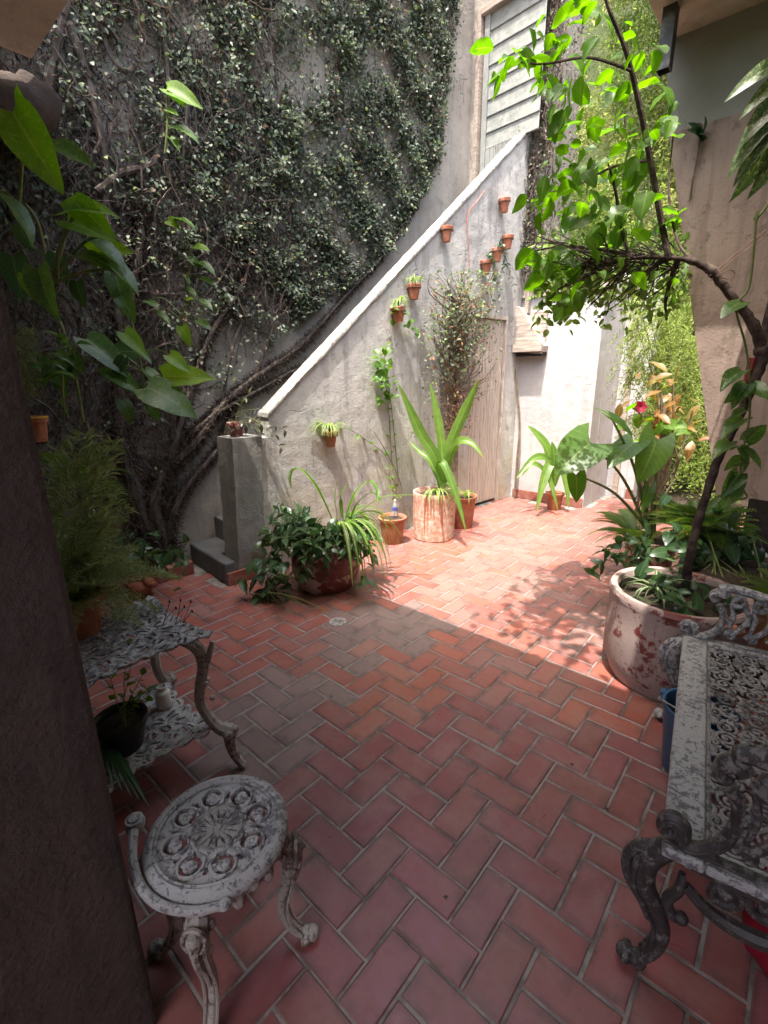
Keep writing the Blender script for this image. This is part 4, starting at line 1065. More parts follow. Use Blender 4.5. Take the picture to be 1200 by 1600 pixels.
# main woody stems
def wstem(pp, r, k=5, lift=.065):
    q = [ON(*p, SF(0, 0, IVO + lift), IVN) for p in pp]
    q = [p + SN * random.uniform(-.012, .02) for p in q]
    return swoop(MB(), q, r, k, 8, rough=.16)
STEMS = [([(262, 862), (240, 790), (262, 735), (305, 690), (345, 635), (400, 588), (470, 540), (540, 462), (600, 395), (650, 320)], [.11, .09, .075, .06, .05, .04, .032, .024, .018, .012]),
         ([(255, 862), (215, 790), (192, 690), (185, 590), (200, 500), (215, 400), (225, 330)], [.11, .10, .085, .07, .055, .045, .035]),
         ([(110, 40), (122, 70), (138, 120), (150, 180), (165, 262), (165, 340), (180, 450), (190, 560)], [.05, .055, .055, .055, .05, .045, .045, .05]),
         ([(150, 300), (190, 270), (235, 258), (250, 220), (262, 150), (258, 70), (250, 0)], [.04, .045, .04, .03, .03, .03, .03]),
         ([(150, 0), (158, 40), (170, 85), (192, 112), (210, 104), (206, 84)], [.035, .03, .03, .032, .03, .02]),
         ([(170, 140), (182, 128), (196, 128), (216, 152), (230, 170)], [.03, .03, .025, .018, .012]),
         ([(284, 285), (286, 240), (290, 190), (290, 110), (280, 20)], [.028, .028, .025, .022, .02]),
         ([(318, 140), (330, 165), (350, 175), (348, 155), (330, 130)], [.025, .025, .022, .016, .01]),
         ([(430, 185), (465, 180), (490, 165), (485, 150)], [.02, .026, .022, .014]),
         ([(400, 590), (440, 480), (480, 420), (520, 340), (530, 250), (600, 170), (640, 80)], [.03, .026, .024, .022, .02, .016, .012]),
         ([(262, 735), (300, 600), (330, 520), (380, 440), (400, 350), (440, 290)], [.05, .04, .032, .026, .02, .014]),
         ([(290, 690), (330, 650), (420, 600), (500, 555), (560, 500)], [.04, .032, .026, .02, .012]),
         ([(590, 165), (612, 180), (616, 190), (600, 195)], [.012, .016, .014, .01]),
         ([(60, 200), (75, 130), (90, 70), (108, 0)], [.06, .06, .055, .05]),
         ([(255, 850), (285, 770), (340, 700), (365, 640)], [.06, .05, .035, .02]),
         ([(345, 640), (370, 520), (425, 430), (470, 340), (470, 250)], [.03, .025, .02, .016, .01])]
for pp, r in STEMS: wstem(pp, [x * .5 for x in r]).build('stem', M_BARK, ivy, world=True)
# fine stems and aerial roots
m = MB(); m2 = MB(); cnt = 0
while cnt < 3800:
    t = random.uniform(-1.7, tmax); z = random.uniform(0.0, 6.2) if cnt % 3 else random.uniform(0, 3.2)
    if not in_poly(t, z, IVY): continue
    px, py = TO_PX(ivw(t, z, IVO)); lw = 1.0 if px < 430 or py > 430 else .3
    if py > 520 and px > 265: lw = .14
    if random.random() > lw: continue
    ang = random.gauss(math.pi / 2 - .25, .55); L = random.uniform(.2, .8); seg = 9; q = []; d = IVO + random.uniform(.01, .09)
    down = random.random() < .35
    for i in range(seg):
        q.append(Vector(ivw(t, z, d))); 
        t += math.cos(ang) * L / seg; z += (-1 if down else 1) * math.sin(ang) * L / seg
        ang += random.gauss(0, .32); d = max(IVO + .008, d + random.gauss(0, .012))
        if not in_poly(t, z, IVY): break
    if len(q) < 3: continue
    r = random.choice((.002, .0025, .003, .004, .006, .009))
    (m if cnt % 2 else m2).tube(q, lerp_list([r, r * .8, r * .4], len(q)), 4, cap=False); cnt += 1
o = m.build('fine_stems', M_ROOT, ivy, world=True); o['kind'] = 'stuff'
o = m2.build('aerial_roots', M_BARK, ivy, world=True); o['kind'] = 'stuff'
# dead leaves and bristly roots caught in the stems, low left
n = 16000
tt = rng.uniform(-1.7, 1.2, n * 2); zz_ = rng.uniform(0, 4.5, n * 2)
ok = [i for i in range(n * 2) if in_poly(tt[i], zz_[i], IVY) and (TO_PX(ivw(tt[i], zz_[i], IVO))[0] < (420 if zz_[i] > 2.2 else 290))][:n]
n = len(ok); tt = tt[ok]; zz_ = zz_[ok]
P = np.array([SO.x, SO.y, 0]) + tt[:, None] * np.array(ST) + (IVO + rng.uniform(.0, .09, n))[:, None] * np.array(SN); P[:, 2] = zz_
cloud('dead_leaves', ivy, P, rdir(n, (0, 0, -.6), .7), rdir(n, tuple(SN), .6), rng.uniform(.02, .06, n), rng.uniform(.002, .007, n), pick(n, [(.06, .042, .032), (.11, .075, .05), (.15, .10, .06), (.03, .024, .02)], [5, 3, 1, 4]), M_CLOUDDRY)
BR = []; BD_ = []
for pp, r in STEMS[:2] + STEMS[10:12] + STEMS[14:15]:
    pth = smooth_path([ON(*p, SF(0, 0, IVO + .05), IVN) for p in pp], 10); rr_ = lerp_list(r, len(pth))
    for p, x in zip(pth, rr_):
        for k in range(110):
            v_ = Vector(rng.normal(size=3)); v_ = v_ - SN * min(0, v_.dot(SN)); v_.normalize(); BR.append(p + v_ * x * random.uniform(.2, 1.25)); BD_.append(v_ + Vector(rng.normal(size=3)) * .7 - UP * .5)
n = len(BR)
cloud('bristles', ivy, np.array(BR), np.array(BD_), rdir(n), rng.uniform(.02, .06, n), rng.uniform(.0015, .004, n), pick(n, [(.06, .042, .032), (.11, .08, .06), (.03, .024, .02)], [4, 3, 3]), M_CLOUDDRY)
# creeper on the pillar by the upper door
vc = thing('pillar_creeper', 'dry silvery creeper hanging on the wall end beside the upper door', 'creeper', (-2.6, 5.5, 2.42))
n = 3600
P = np.stack([rng.uniform(-2.76, -2.42, n) + .02 * rng.normal(size=n), 5.47 - np.abs(rng.normal(0, .05, n)), rng.uniform(2.45, 6.1, n)], 1)
P[:700, 2] = rng.uniform(2.6, 4.2, 700); P[:700, 0] = -2.82 + .09 * rng.normal(size=700)
P[-900:, 0] = -2.43 + np.abs(.03 * rng.normal(size=900)); P[-900:, 1] = rng.uniform(5.45, 6.0, 900)
cloud('foliage', vc, P, rdir(n, (0, -.5, -.4), .7), rdir(n, (0, -.6, .7), .6), rng.uniform(.02, .048, n), rng.uniform(.007, .015, n), pick(n, [(.10, .11, .07), (.16, .15, .11), (.06, .075, .04), (.14, .10, .07)], [4, 3, 4, 3]), M_CLOUD)
m = MB()
for i in range(170):
    x, z = random.uniform(-2.76, -2.42), random.uniform(2.45, 5.4); q = []
    for k in range(7): q.append((x, 5.49 - random.uniform(0, .07), z)); x += random.gauss(0, .03); z += random.uniform(.03, .12); x = min(-2.41, max(-2.8, x))
    m.tube(q, random.choice((.003, .004, .007)), 4, cap=False)
o = m.build('stems', M_ROOT, vc, world=True); o['kind'] = 'stuff'

# ================================================================ bright hedge beyond
hd = thing('bright_hedge', 'sunlit yellow green hedge of fine hanging sprays filling the back of the garden', 'hedge', (-0.6, 7.6, 0))
sp = []; dirs = []; cols = []
hc = [(.13, .19, .03), (.19, .24, .05), (.10, .15, .03), (.22, .24, .08)]
for i in range(2100):
    x = random.uniform(-2.9, 1.0) if i < 1950 else random.uniform(1.2, 2.2); z = random.uniform(.2, 7.2); y = 7.0 + random.uniform(0, .9) + .25 * math.sin(x * 3 + z * 1.7)
    k = 88; u = np.linspace(0, 1, k)
    a = random.uniform(0, 6.28); L = random.uniform(.3, .65)
    base = np.array([x, y, z])
    path = base + np.stack([u * L * .5 * math.cos(a), -np.abs(u * L * .6 * math.sin(a)), L * (.35 * u - .95 * u ** 2)], 1)
    sp.append(path + rng.normal(0, .055, (k, 3))); dirs.append(np.stack([np.cos(a) + rng.normal(0, .9, k), -.3 + rng.normal(0, .9, k), -.5 + rng.normal(0, .8, k)], 1))
    cols.append(np.clip(np.array(random.choice(hc)) * (.8 + .4 * rng.uniform(size=(k, 1))), 0, 1))
P = np.concatenate(sp); n = len(P)
cloud('foliage', hd, P, np.concatenate(dirs), rdir(n, (0, -.5, .8), .6), rng.uniform(.03, .075, n), rng.uniform(.006, .013, n), np.concatenate(cols), M_CLOUDBRIGHT)
m = MB()
for i in range(26):
    x = random.uniform(-2.5, 1.9); q = [(x, 7.5, 0)]
    for k in range(8): q.append((q[-1][0] + random.gauss(0, .08), 7.5 + random.gauss(0, .1), q[-1][2] + .7))
    swoop(m, q, [.02, .006], 3, 5)
o = m.build('canes', M_TWIG, hd, world=True); o['kind'] = 'stuff'
# feathery asparagus hanging before the recess wall
hf = thing('feathery_shrub', 'feathery light green asparagus shrub hanging in front of the recess wall', 'shrub', (-1.05, 5.45, 0))
P = []; Dd = []
for i in range(190):
    a0 = D(random.uniform(985, 1100), random.uniform(455, 680), random.uniform(4.3, 5.0)); a = random.uniform(0, 6.28); L = random.uniform(.2, .5); k = 70; u = np.linspace(0, 1, k)
    pth = np.array(a0) + np.stack([u * L * .5 * math.cos(a), u * L * .5 * math.sin(a), -L * .8 * u ** 1.5], 1)
    P.append(pth + rng.normal(0, .014, (k, 3))); Dd.append(rdir(k, (math.cos(a) * .4, math.sin(a) * .4, -.4), .8))
P = np.concatenate(P); n = len(P)
cloud('foliage', hf, P, np.concatenate(Dd), rdir(n, (0, -.4, .8), .6), rng.uniform(.025, .055, n), rng.uniform(.003, .006, n), pick(n, [(.14, .2, .04), (.2, .25, .07), (.1, .15, .03)], [3, 2, 2]), M_CLOUDBRIGHT)
m = MB()
for i in range(9):
    e = D(990 + 10 * i, 480 + random.uniform(-10, 40), 4.6); swoop(m, [(-1.05, 5.45, 0), (-1.0 + random.gauss(0, .05), 5.4, .9), (e.x, e.y, e.z)], [.008, .004], 5, 5)
o = m.build('canes', M_TWIG, hf, world=True); o['kind'] = 'stuff'

# ================================================================ potted plants
def spider(root, c, n, L, w, mat, spread=1.0, rise=0.5, amin=0, amax=360):
    c = Vector(c)
    for i in range(n):
        a = R(random.uniform(amin, amax)); l = L * random.uniform(.55, 1.1); k = random.uniform(.5, 1.0) * spread
        o = Vector((math.cos(a), math.sin(a), 0)); h = rise * random.uniform(.6, 1.3)
        strap(root, [c + o * .006, c + o * l * .22 * k + UP * l * .42 * h, c + o * l * .55 * k + UP * l * .58 * h, c + o * l * .85 * k + UP * l * .36 * h, c + o * l * 1.0 * k + UP * l * (.02 * h - .12)], w * random.uniform(.8, 1.15), mat, 3)
# ---- big red pot by the newel
BP = Vector((-2.50, 2.17, 0))
bp = thing('red_flower_pot', 'large round dark red pot with peeling paint at the foot of the stairs', 'pot', BP)
MB().lathe([(.19, 0), (.2, .008), (.235, .08), (.25, .17), (.245, .26), (.225, .33), (.232, .345), (.235, .37), (.225, .378), (.205, .375), (.2, .35)], 44, wob=.004, closed=True).lathe([(.19, .001), (.001, .001)], 44, closed=True).build('pot_body', M_REDPEEL, bp)
MB().lathe([(.205, .345), (.1, .36), (.001, .365)], 30, wob=.02, closed=True).build('soil', M_SOIL, bp)
tr = thing('spiderwort', 'dark leafy spiderwort spilling over the front of the large red pot', 'plant', BP + Vector((0, 0, .35)))
def sprig(root, path, vs_, s, gap, r=0.004, smat=None, whorl=2, rnd=.5, name='stem'):
    q = smooth_path(path, 6)
    MB().tube(q, lerp_list([r, r * .6], len(q)), 5).build(name, smat or M_STEM, root, world=True)
    acc = 0; a = random.uniform(0, 6)
    for i in range(1, len(q)):
        acc += (q[i] - q[i - 1]).length
        if acc >= gap or i == len(q) - 1:
            acc = 0; t = (q[i] - q[i - 1]).normalized()
            for k in range(whorl):
                a += 2.4
                x = t.cross(UP) if abs(t.z) < .95 else Vector((1, 0, 0)); x.normalize(); y = t.cross(x)
                d = (x * math.cos(a) + y * math.sin(a)) + t * .55 + UP * .15
                leaf(root, vs_, q[i], d, UP + Vector((random.gauss(0, rnd), random.gauss(0, rnd), 0)), s * random.uniform(.7, 1.15))
for i in range(50):
    a = R(random.uniform(-185, 40)); o = Vector((math.cos(a), math.sin(a), 0))
    b = BP + o * random.uniform(.05, .17) + UP * .36; l = random.uniform(.12, .32)
    path = [b, b + o * l * .5 + UP * random.uniform(.05, .16), b + o * l + UP * random.uniform(-.05, .12)]
    if random.random() < .22: path.append(b + o * (l + .04) - UP * random.uniform(.1, .2))
    sprig(tr, path, V_TRAD, .105, .055)
for (px, py) in ((425, 850), (440, 820), (470, 800), (430, 800)):
    e = D(px, py, 3.1); b = BP + Vector((-.1, -.08, .36)); sprig(tr, [b, (b + e) / 2 + UP * .06, e], V_TRAD, .10, .05)
e = D(513, 895, 2.98); b = BP + Vector((.08, -.18, .36)); sprig(tr, [b, b + Vector((.06, -.08, .04)), e + UP * .1, e], V_TRAD, .095, .07)
ly = thing('striped_lily', 'arching strap leaved lily growing out of the large red pot', 'plant', BP + Vector((.03, .03, .36)))
def pxpath(l, d0, d1): return [D(x, y, d0 + (d1 - d0) * i / (len(l) - 1)) for i, (x, y) in enumerate(l)]
for l, w, d0, d1 in (([(520, 815), (500, 772), (482, 745), (465, 732), (453, 742), (455, 764)], .024, 3.3, 3.05), ([(526, 815), (524, 775), (528, 748)], .02, 3.3, 3.3),
                     ([(540, 810), (556, 770), (577, 752), (590, 768), (588, 790)], .02, 3.3, 3.1), ([(550, 812), (590, 780), (625, 774), (668, 774)], .014, 3.3, 3.2),
                     ([(535, 810), (532, 775), (545, 755)], .018, 3.32, 3.35), ([(548, 812), (560, 785), (583, 770), (600, 790)], .018, 3.32, 3.2)):
    strap(ly, pxpath(l, d0, d1), w, L_LILY, 4, base=.5)
for i in range(24):
    a = R(random.uniform(-35, 100)); o = Vector((math.cos(a), math.sin(a), 0)); b = BP + Vector((.06, .05, .37)) + o * .04; l = random.uniform(.26, .44)
    strap(ly, [b, b + o * l * .35 + UP * l * .42, b + o * l * .75 + UP * l * .36, b + o * l * 1.02 + UP * l * -.02, b + o * l * 1.12 - UP * l * .45], random.uniform(.010, .015), L_SPIDER if i % 2 else L_LILY, 4)
# trailing pothos on the floor left of the pot
tp = thing('trailing_pothos', 'clump of dark green pothos trailing on the tiles before the newel post', 'plant', G(418, 925))
for i in range(34):
    px, py = random.gauss(415, 21), random.uniform(868, 942); z = max(.03, .22 * (935 - py) / 60 * random.uniform(.3, 1)) + .02
    g = G(415 + (px - 415) * .6, 938 - random.uniform(0, 18), 0); p = D(px, py, random.uniform(2.98, 3.12))
    if p.z < .03: p.z = .03
    leaf(tp, V_POTHOSD, p, (random.gauss(.35, .6), random.gauss(-.55, .5), random.uniform(-.5, .2)), (random.gauss(0, .4), random.gauss(-.2, .4), 1), random.uniform(.07, .115))
for i in range(9):
    b = G(418, 925, .16); e = G(420 + 12 * i, 945 + random.uniform(-6, 12), .01); m = MB()
    swoop(m, [b, (b + e) / 2 + UP * random.uniform(0, .08), e], .0022, 6, 5).build('runner', M_STEM, tp, world=True)
for i in range(5): sprig(tp, [G(440 + 6 * i, 900, .3), G(425, 880 + i * 8, .2), G(410 + 5 * i, 930, .03)], V_POTHOSD, .06, .07, whorl=1, r=.003)
# ---- small terracotta pot with climbing vine and a bottle
p2 = pot('terracotta_pot', 'small terracotta pot between the red pot and the tall pale pot', (-2.73, 3.2, 0), .25, .09, .122, M_TERRA, lip=.014, wob=.012)
bo = thing('clear_bottle', 'small clear bottle with a blue label stuck in the small terracotta pot', 'bottle', (-2.73, 3.24, .25))
t = NT('clear_plastic'); t.b.inputs['Transmission Weight'].default_value = .7; M_CLEAR = t.done((.75, .78, .8), .15)
M_BLUELAB = speckled('blue_label', (.06, .08, .38), (.1, .12, .45), 20, rough=.5)
MB().lathe([(.022, 0), (.022, .10), (.012, .12), (.010, .14), (.001, .14)], 16).build('bottle_body', M_CLEAR, bo)
MB().lathe([(.0228, .05), (.0228, .085)], 16, closed=True).build('label_band', M_BLUELAB, bo)
MB().lathe([(.012, .138), (.012, .15), (.001, .15)], 12).build('cap', M_WHITEPL, bo)
cv = thing('climbing_vine', 'slender leafy vine climbing the parapet from the small terracotta pot', 'climber', (-2.73, 3.22, .25))
V_SMALL = variants('leaf', L_TREE, OVATE, .34, 3)
def wallp(px, py, off=.03): return ON(px, py, SF(0, 0, off), SN)
for l, k in (([(620, 805), (622, 760), (618, 700), (612, 640), (606, 590), (600, 560), (612, 520), (622, 490)], 1), ([(618, 805), (612, 720), (608, 650), (604, 600), (610, 560)], 1), ([(622, 800), (606, 720), (575, 690), (548, 672), (530, 668)], 1), ([(632, 800), (628, 770), (620, 740), (600, 700), (584, 674)], 0)):
    q = [wallp(x, y, .02 + .02 * (i % 2)) for i, (x, y) in enumerate(l)]; q[0] = Vector((-2.72, 3.22, .26))
    if k: sprig(cv, q, V_SMALL, .055, .085, r=.004, smat=M_TWIG, whorl=1)
    else: swoop(MB(), q, .004, 5, 5).build('stem', M_TWIG, cv, world=True)
for i in range(46):
    px = random.gauss(600, 10); py = random.uniform(540, 625); p = wallp(px, py, random.uniform(.02, .10))
    leaf(cv, V_SMALL, p, (random.gauss(.4, .5), random.gauss(-.3, .5), random.gauss(-.2, .5)), (.4, -.5, .8), random.uniform(.05, .085))
for i in range(16):
    p = wallp(612 + i * 2.6, 478 + 2.2 * i + random.gauss(0, 5), random.uniform(.03, .09)); leaf(cv, V_SMALL, p, rdir(1, (.4, -.3, -.2), .5)[0], (.3, -.4, .8), random.uniform(.05, .075))
# ---- tall pale cylindrical pot with crinum
CP = Vector((-2.53, 3.58, 0))
cp = thing('cylindrical_clay_pot', 'tall pale limewashed clay pot with long drip stains by the parapet', 'pot', CP)
MB().lathe([(.185, 0), (.195, .01), (.2, .3), (.2, .40), (.205, .43), (.2, .45), (.185, .45), (.178, .43), (.175, .40)], 44, wob=.004, closed=True).lathe([(.185, .001), (.001, .001)], 44, closed=True).build('pot_body', M_TERRAPALE, cp)
MB().lathe([(.178, .405), (.09, .42), (.001, .425)], 30, wob=.02, closed=True).build('soil', M_SOIL, cp)
m = MB()
for (a, w_, l) in ((-80, .009, .36), (-71, .007, .31), (-33, .007, .30), (-62, .005, .2)):
    q = [(.2015 * math.cos(R(a)), .2015 * math.sin(R(a)), .435), (.2012 * math.cos(R(a)), .2012 * math.sin(R(a)), .43 - l * .6), (.1995 * math.cos(R(a + 1)), .1995 * math.sin(R(a + 1)), .43 - l)]
    m.tube(q, [w_, w_ * .8, w_ * .3], 6, flat=.25, nrm=(math.cos(R(a)), math.sin(R(a)), 0))
m.build('drip_stain', M_TERRA, cp)
cr = thing('crinum_lily', 'tall broad leaved crinum lily in the pale cylindrical pot', 'plant', CP + Vector((0, 0, .42)))
for l, w, d0, d1 in (([(692, 760), (680, 715), (658, 680), (640, 640), (622, 600)], .064, 4.35, 4.30), ([(692, 760), (690, 700), (682, 645), (672, 598)], .052, 4.4, 4.5),
                     ([(692, 760), (702, 700), (722, 650), (736, 620), (748, 592)], .056, 4.35, 4.2), ([(694, 760), (702, 712), (718, 690), (738, 694), (756, 716)], .05, 4.35, 4.05),
                     ([(692, 750), (690, 722), (702, 745), (716, 785), (728, 830)], .042, 4.3, 3.98), ([(690, 760), (672, 720), (655, 705), (640, 690)], .04, 4.4, 4.6), ([(690, 765), (688, 735), (684, 720)], .05, 4.35, 4.3)):
    strap(cr, pxpath(l, d0, d1), w * .8, L_LILY, 5, .35, base=.55, nrm=Vector((.55, -.6, .55)))
spd = thing('spider_plant', 'spider plant tumbling over the rim of the pale cylindrical pot', 'plant', CP + Vector((.05, -.05, .43)))
spider(spd, CP + Vector((.07, -.06, .43)), 26, .30, .009, L_SPIDER, 1.0, .5, -110, 60)
pot('brown_clay_pot', 'brown clay pot tucked behind the pale cylindrical pot', (-2.50, 4.02, 0), .33, .115, .145, M_TERRA, lip=.012)
pl = thing('small_spider_plant', 'small spider plant in the brown pot behind the pale one', 'plant', (-2.44, 4.0, .32))
spider(pl, (-2.44, 3.98, .32), 14, .22, .008, L_SPIDER, 1, .6)
# ---- dry shrub trained on the parapet
ds = thing('wall_shrub', 'half dry tangled shrub trained against the parapet over the plank door', 'shrub', (-2.68, 4.18, 0))
m = MB()
swoop(m, [(-2.68, 4.18, 0), wallp(712, 720, .06), wallp(713, 640, .07), wallp(716, 560, .08), wallp(722, 500, .08)], [.03, .028, .025, .022, .016], 6, 7)
swoop(m, [(-2.66, 4.2, 0), wallp(706, 700, .08), wallp(700, 620, .08), wallp(695, 560, .07)], [.02, .016, .014, .01], 6, 6)
for i in range(150):
    a = (random.gauss(715, 8), random.uniform(470, 640)); b = (a[0] + random.gauss(0, 40), a[1] - random.uniform(10, 90)); b = (min(775, max(672, b[0])), max(428, b[1]))
    q = [wallp(*a, .06), wallp((a[0] + b[0]) / 2 + random.gauss(0, 9), (a[1] + b[1]) / 2, random.uniform(.04, .2)), wallp(*b, random.uniform(.03, .18))]
    swoop(m, q, [.006, .002], 4, 4)
m.build('branches', M_TWIG, ds, world=True)
n = 1250
tx = rng.normal(0, 1, n); xs = np.clip(722 + tx * 29, 662, 782); ys = np.clip(508 - (xs - 720) * .5 + rng.normal(0, 1, n) * 46, 426, 630)
P = np.array([wallp(a, b, random.uniform(.03, .22)) for a, b in zip(xs, ys)])
cloud('foliage', ds, P, rdir(n, (.2, -.2, 0), .8), rdir(n, (.5, -.4, .7), .5), rng.uniform(.025, .05, n), rng.uniform(.008, .016, n), pick(n, [(.12, .16, .09), (.09, .13, .06), (.26, .13, .06), (.16, .18, .12), (.13, .2, .04)], [5, 4, 1.6, 3, 2]), M_CLOUD)
n = 420
P = np.array([wallp(random.gauss(712, 14), random.uniform(600, 690), random.uniform(.03, .15)) for _ in range(n)])
cloud('dead_leaves', ds, P, rdir(n, (0, 0, -.5), .7), rdir(n, (.5, -.4, .6), .6), rng.uniform(.02, .045, n), rng.uniform(.006, .014, n), pick(n, [(.30, .15, .09), (.2, .12, .08), (.35, .22, .14)], [3, 3, 2]), M_CLOUDDRY)
# ---- little clay pots hung on the parapet
WP = [(517, 698, .055, 1, 'with a bright spider plant, lowest on the parapet', 0), (647, 468, .056, 1, 'with a grassy tuft, just under the sloping cap', 0), (624, 503, .058, 2, 'tilted, with a tuft and trailing vine', .35),
      (698, 378, .05, 0, 'with a broken front, close below the white cap', 0), (788, 332, .052, 0, 'highest of all on the parapet wall', .1), (793, 389, .052, 0, 'below the topmost one at the parapet end', 0),
      (777, 409, .052, 3, 'with a sprig trailing from it, third from the parapet end', .05), (760, 428, .054, 3, 'lowest of the four by the parapet end', .1)]
for i, (px, py, r, kind, txt, tl) in enumerate(WP):
    base = ON(px, py, SF(0, 0, .062), SN)
    w_ = pot('wall_pot', 'small terracotta wall pot ' + txt, base, .125, r * .62, r, M_TERRA, 'clay pots hung on the parapet', lip=.009, lh=.03, n=22, soil=(kind > 0))
    w_.rotation_euler = (0, tl, 0)
    m = MB(); m.lathe([(r + .008, .09), (r + .011, .093), (r + .008, .096)], 18, closed=True)
    q = w_.matrix_basis.to_3x3().inverted() if False else None
    w_.rotation_euler = (tl * .6, 0, S_RZ)
    m.tube([(-r - .004, 0, .093), (-.064, 0, .11), (-.066, 0, .135)], .003, 5)
    m.build('wire_loop', M_WIRE, w_)
    c = base + Vector((0, 0, .118))
    if kind in (1, 2):
        t_ = thing('tufted_plant', ('spider plant', 'grassy plant', 'grassy tilted plant')[min(i, 2)] + ' sprouting from the wall pot ' + ('nearest the newel post', 'under the cap', 'with the trailing vine')[min(i, 2)], 'plant', c, group='plants in the wall pots')
        spider(t_, c, 30 if i == 0 else 20, .24 if i == 0 else .15, .007, L_SPIDER, 1, .55 if i == 0 else .8, -140, 80)
    if kind == 3:
        t_ = thing('trailing_sprig', 'small trailing sprig in the wall pot ' + ('third from the parapet end' if i == 6 else 'lowest of the four'), 'plant', c, group='plants in the wall pots')
        for k in range(4): sprig(t_, [c, c + Vector((.06, -.03, .03)), wallp(px + 10 + 6 * k, py + 8 + 12 * k, .05)], V_TRAD, .045, .035, r=.002)
# ---- pot on the newel
np_ = SF(.13, 1.078, -.12)
pot('newel_pot', 'small dark red pot standing on top of the newel post', np_, .105, .045, .058, M_REDPEEL, lip=.004)
nt = thing('wandering_plant', 'lanky purplish plant trailing from the pot on the newel post', 'plant', np_ + UP * .09)
L_PURP = leaf_mat('purplish_leaf', (.06, .085, .04), (.09, .06, .055), (.14, .12, .08), .25, .35, veins=False); V_PURP = variants('leaf', L_PURP, LANCE, .2, 3)
for e in ((390, 615), (382, 622), (400, 640), (420, 670), (430, 680), (440, 700), (415, 690), (368, 690), (352, 668), (445, 672), (405, 660)):
    b = np_ + UP * .095; q = D(*e, 3.42 + random.uniform(-.1, .1)); sprig(nt, [b, (b + q) / 2 + UP * .04, q], V_PURP, .062, .055, r=.0028, whorl=1)
# ---- potted crinum by the white wall
WPp = Vector((-2.03, 5.26, 0))
pot('orange_flower_pot', 'orange terracotta pot standing against the white wall', WPp, .2, .07, .095, M_TERRA)
wl_ = thing('wall_side_lily', 'drooping strap leaved lily in the orange pot by the white wall', 'plant', WPp + UP * .18)
for l, w, d0, d1 in (([(862, 760), (858, 722), (835, 716), (806, 748)], .045, 5.3, 5.0), ([(862, 760), (860, 725), (848, 755), (838, 800)], .05, 5.25, 4.95), ([(862, 758), (856, 705), (840, 680), (824, 665)], .05, 5.35, 5.42),
                     ([(864, 760), (866, 715), (862, 690)], .045, 5.3, 5.3), ([(866, 760), (876, 730), (885, 760), (888, 795)], .04, 5.25, 5.1), ([(862, 758), (852, 730), (862, 760), (872, 798)], .03, 5.2, 5.0), ([(862, 756), (850, 735), (832, 725), (815, 745)], .03, 5.3, 5.2)):
    strap(wl_, pxpath(l, d0, d1), w, L_LILY, 5, .3, base=.5, nrm=Vector((.5, -.6, .6)))
# stick leaning in the corner
sk = thing('leaning_stick', 'thin dry branch leaning up the corner beside the wooden box', 'stick', (-2.66, 5.44, 0))
swoop(MB(), [(-2.6, 5.42, 0), PX(808, 720, 5.40), PX(812, 660, 5.43), PX(806, 590, 5.43), PX(798, 525, 5.42), PX(793, 500, 5.40)], [.014, .016, .013, .011, .009, .006], 6, 6).build('branch', M_TWIG, sk, world=True)
rs = thing('red_string', 'red and white string tied to a hook on the parapet', 'string', wallp(730, 420, .012))
swoop(MB(), [wallp(757, 298, .015), wallp(745, 315, .03), wallp(731, 335, .02), wallp(732, 380, .015), wallp(734, 428, .012)], .004, 4, 5).build('cord', M_STRING, rs, world=True)

# ================================================================ right-hand planting
RP = Vector((-0.33, 2.54, 0))
rp = thing('large_tree_pot', 'large grey pink pot with peeling red edges holding the crooked tree', 'pot', RP)
MB().lathe([(.255, 0), (.262, .01), (.275, .05), (.30, .12), (.303, .30), (.30, .43), (.308, .455), (.300, .475), (.272, .472), (.265, .44)], 56, wob=.003, closed=True).lathe([(.255, .001), (.001, .001)], 44, closed=True).build('pot_body', M_PINKPEEL, rp)
MB().lathe([(.27, .40), (.14, .41), (.001, .42)], 30, wob=.02, closed=True).build('soil', M_SOIL, rp)
sw = thing('white_striped_spider_plant', 'white striped spider plant in the large tree pot', 'plant', RP + Vector((-.1, -.08, .41)))
spider(sw, G(1022, 925, .42), 26, .2, .0075, L_SPIDERW, 1.1, .55)
TD = 2.25
tree = thing('crooked_tree', 'small crooked tree with bright round leaves leaning over the courtyard', 'tree', Vector((G(1070, 925, .41).x, G(1070, 925, .41).y, .40)))
m = MB()
trunk_px = [(1068, 935, 2.16), (1078, 870, 2.16), (1098, 790, 2.15), (1124, 715, 2.14), (1152, 655, 2.13), (1178, 595, 2.12), (1190, 548, 2.12), (1172, 500, 2.12), (1142, 462, 2.14), (1118, 430, 2.16), (1095, 413, 2.18), (1060, 404, 2.2), (1010, 402, 2.22), (960, 408, 2.25), (905, 420, 2.3)]
q = [D(*p) for p in trunk_px]; q[0] = Vector(tree.location)
swoop(m, q, [.022, .020, .0185, .018, .019, .024, .026, .020, .018, .020, .015, .010, .008, .006, .004], 6, 10, rough=.14)
for l in ([(1190, 550), (1198, 500), (1215, 440), (1240, 380)], ):
    swoop(m, [D(x, y, 2.12) for x, y in l], [.018, .014, .012, .010], 6, 8)
m.ball(D(1190, 548, 2.12), .031, 10); 
for k, (x, y) in enumerate(((1170, 560), (1162, 585), (1180, 575))): pass
m.build('trunk', M_TRUNK, tree, world=True)
rgt = MB(); rgt.tube([D(1176, 560, 2.08), D(1168, 590, 2.07), D(1160, 615, 2.07)], [.016, .012, .004], 6); rgt.build('red_tie', speckled('red_rag', (.22, .03, .03), (.16, .02, .02), 20), tree, world=True)
filler = thing('pot_groundcover', 'low green leaves covering the soil round the crooked trunk', 'plant', RP + UP * .41)
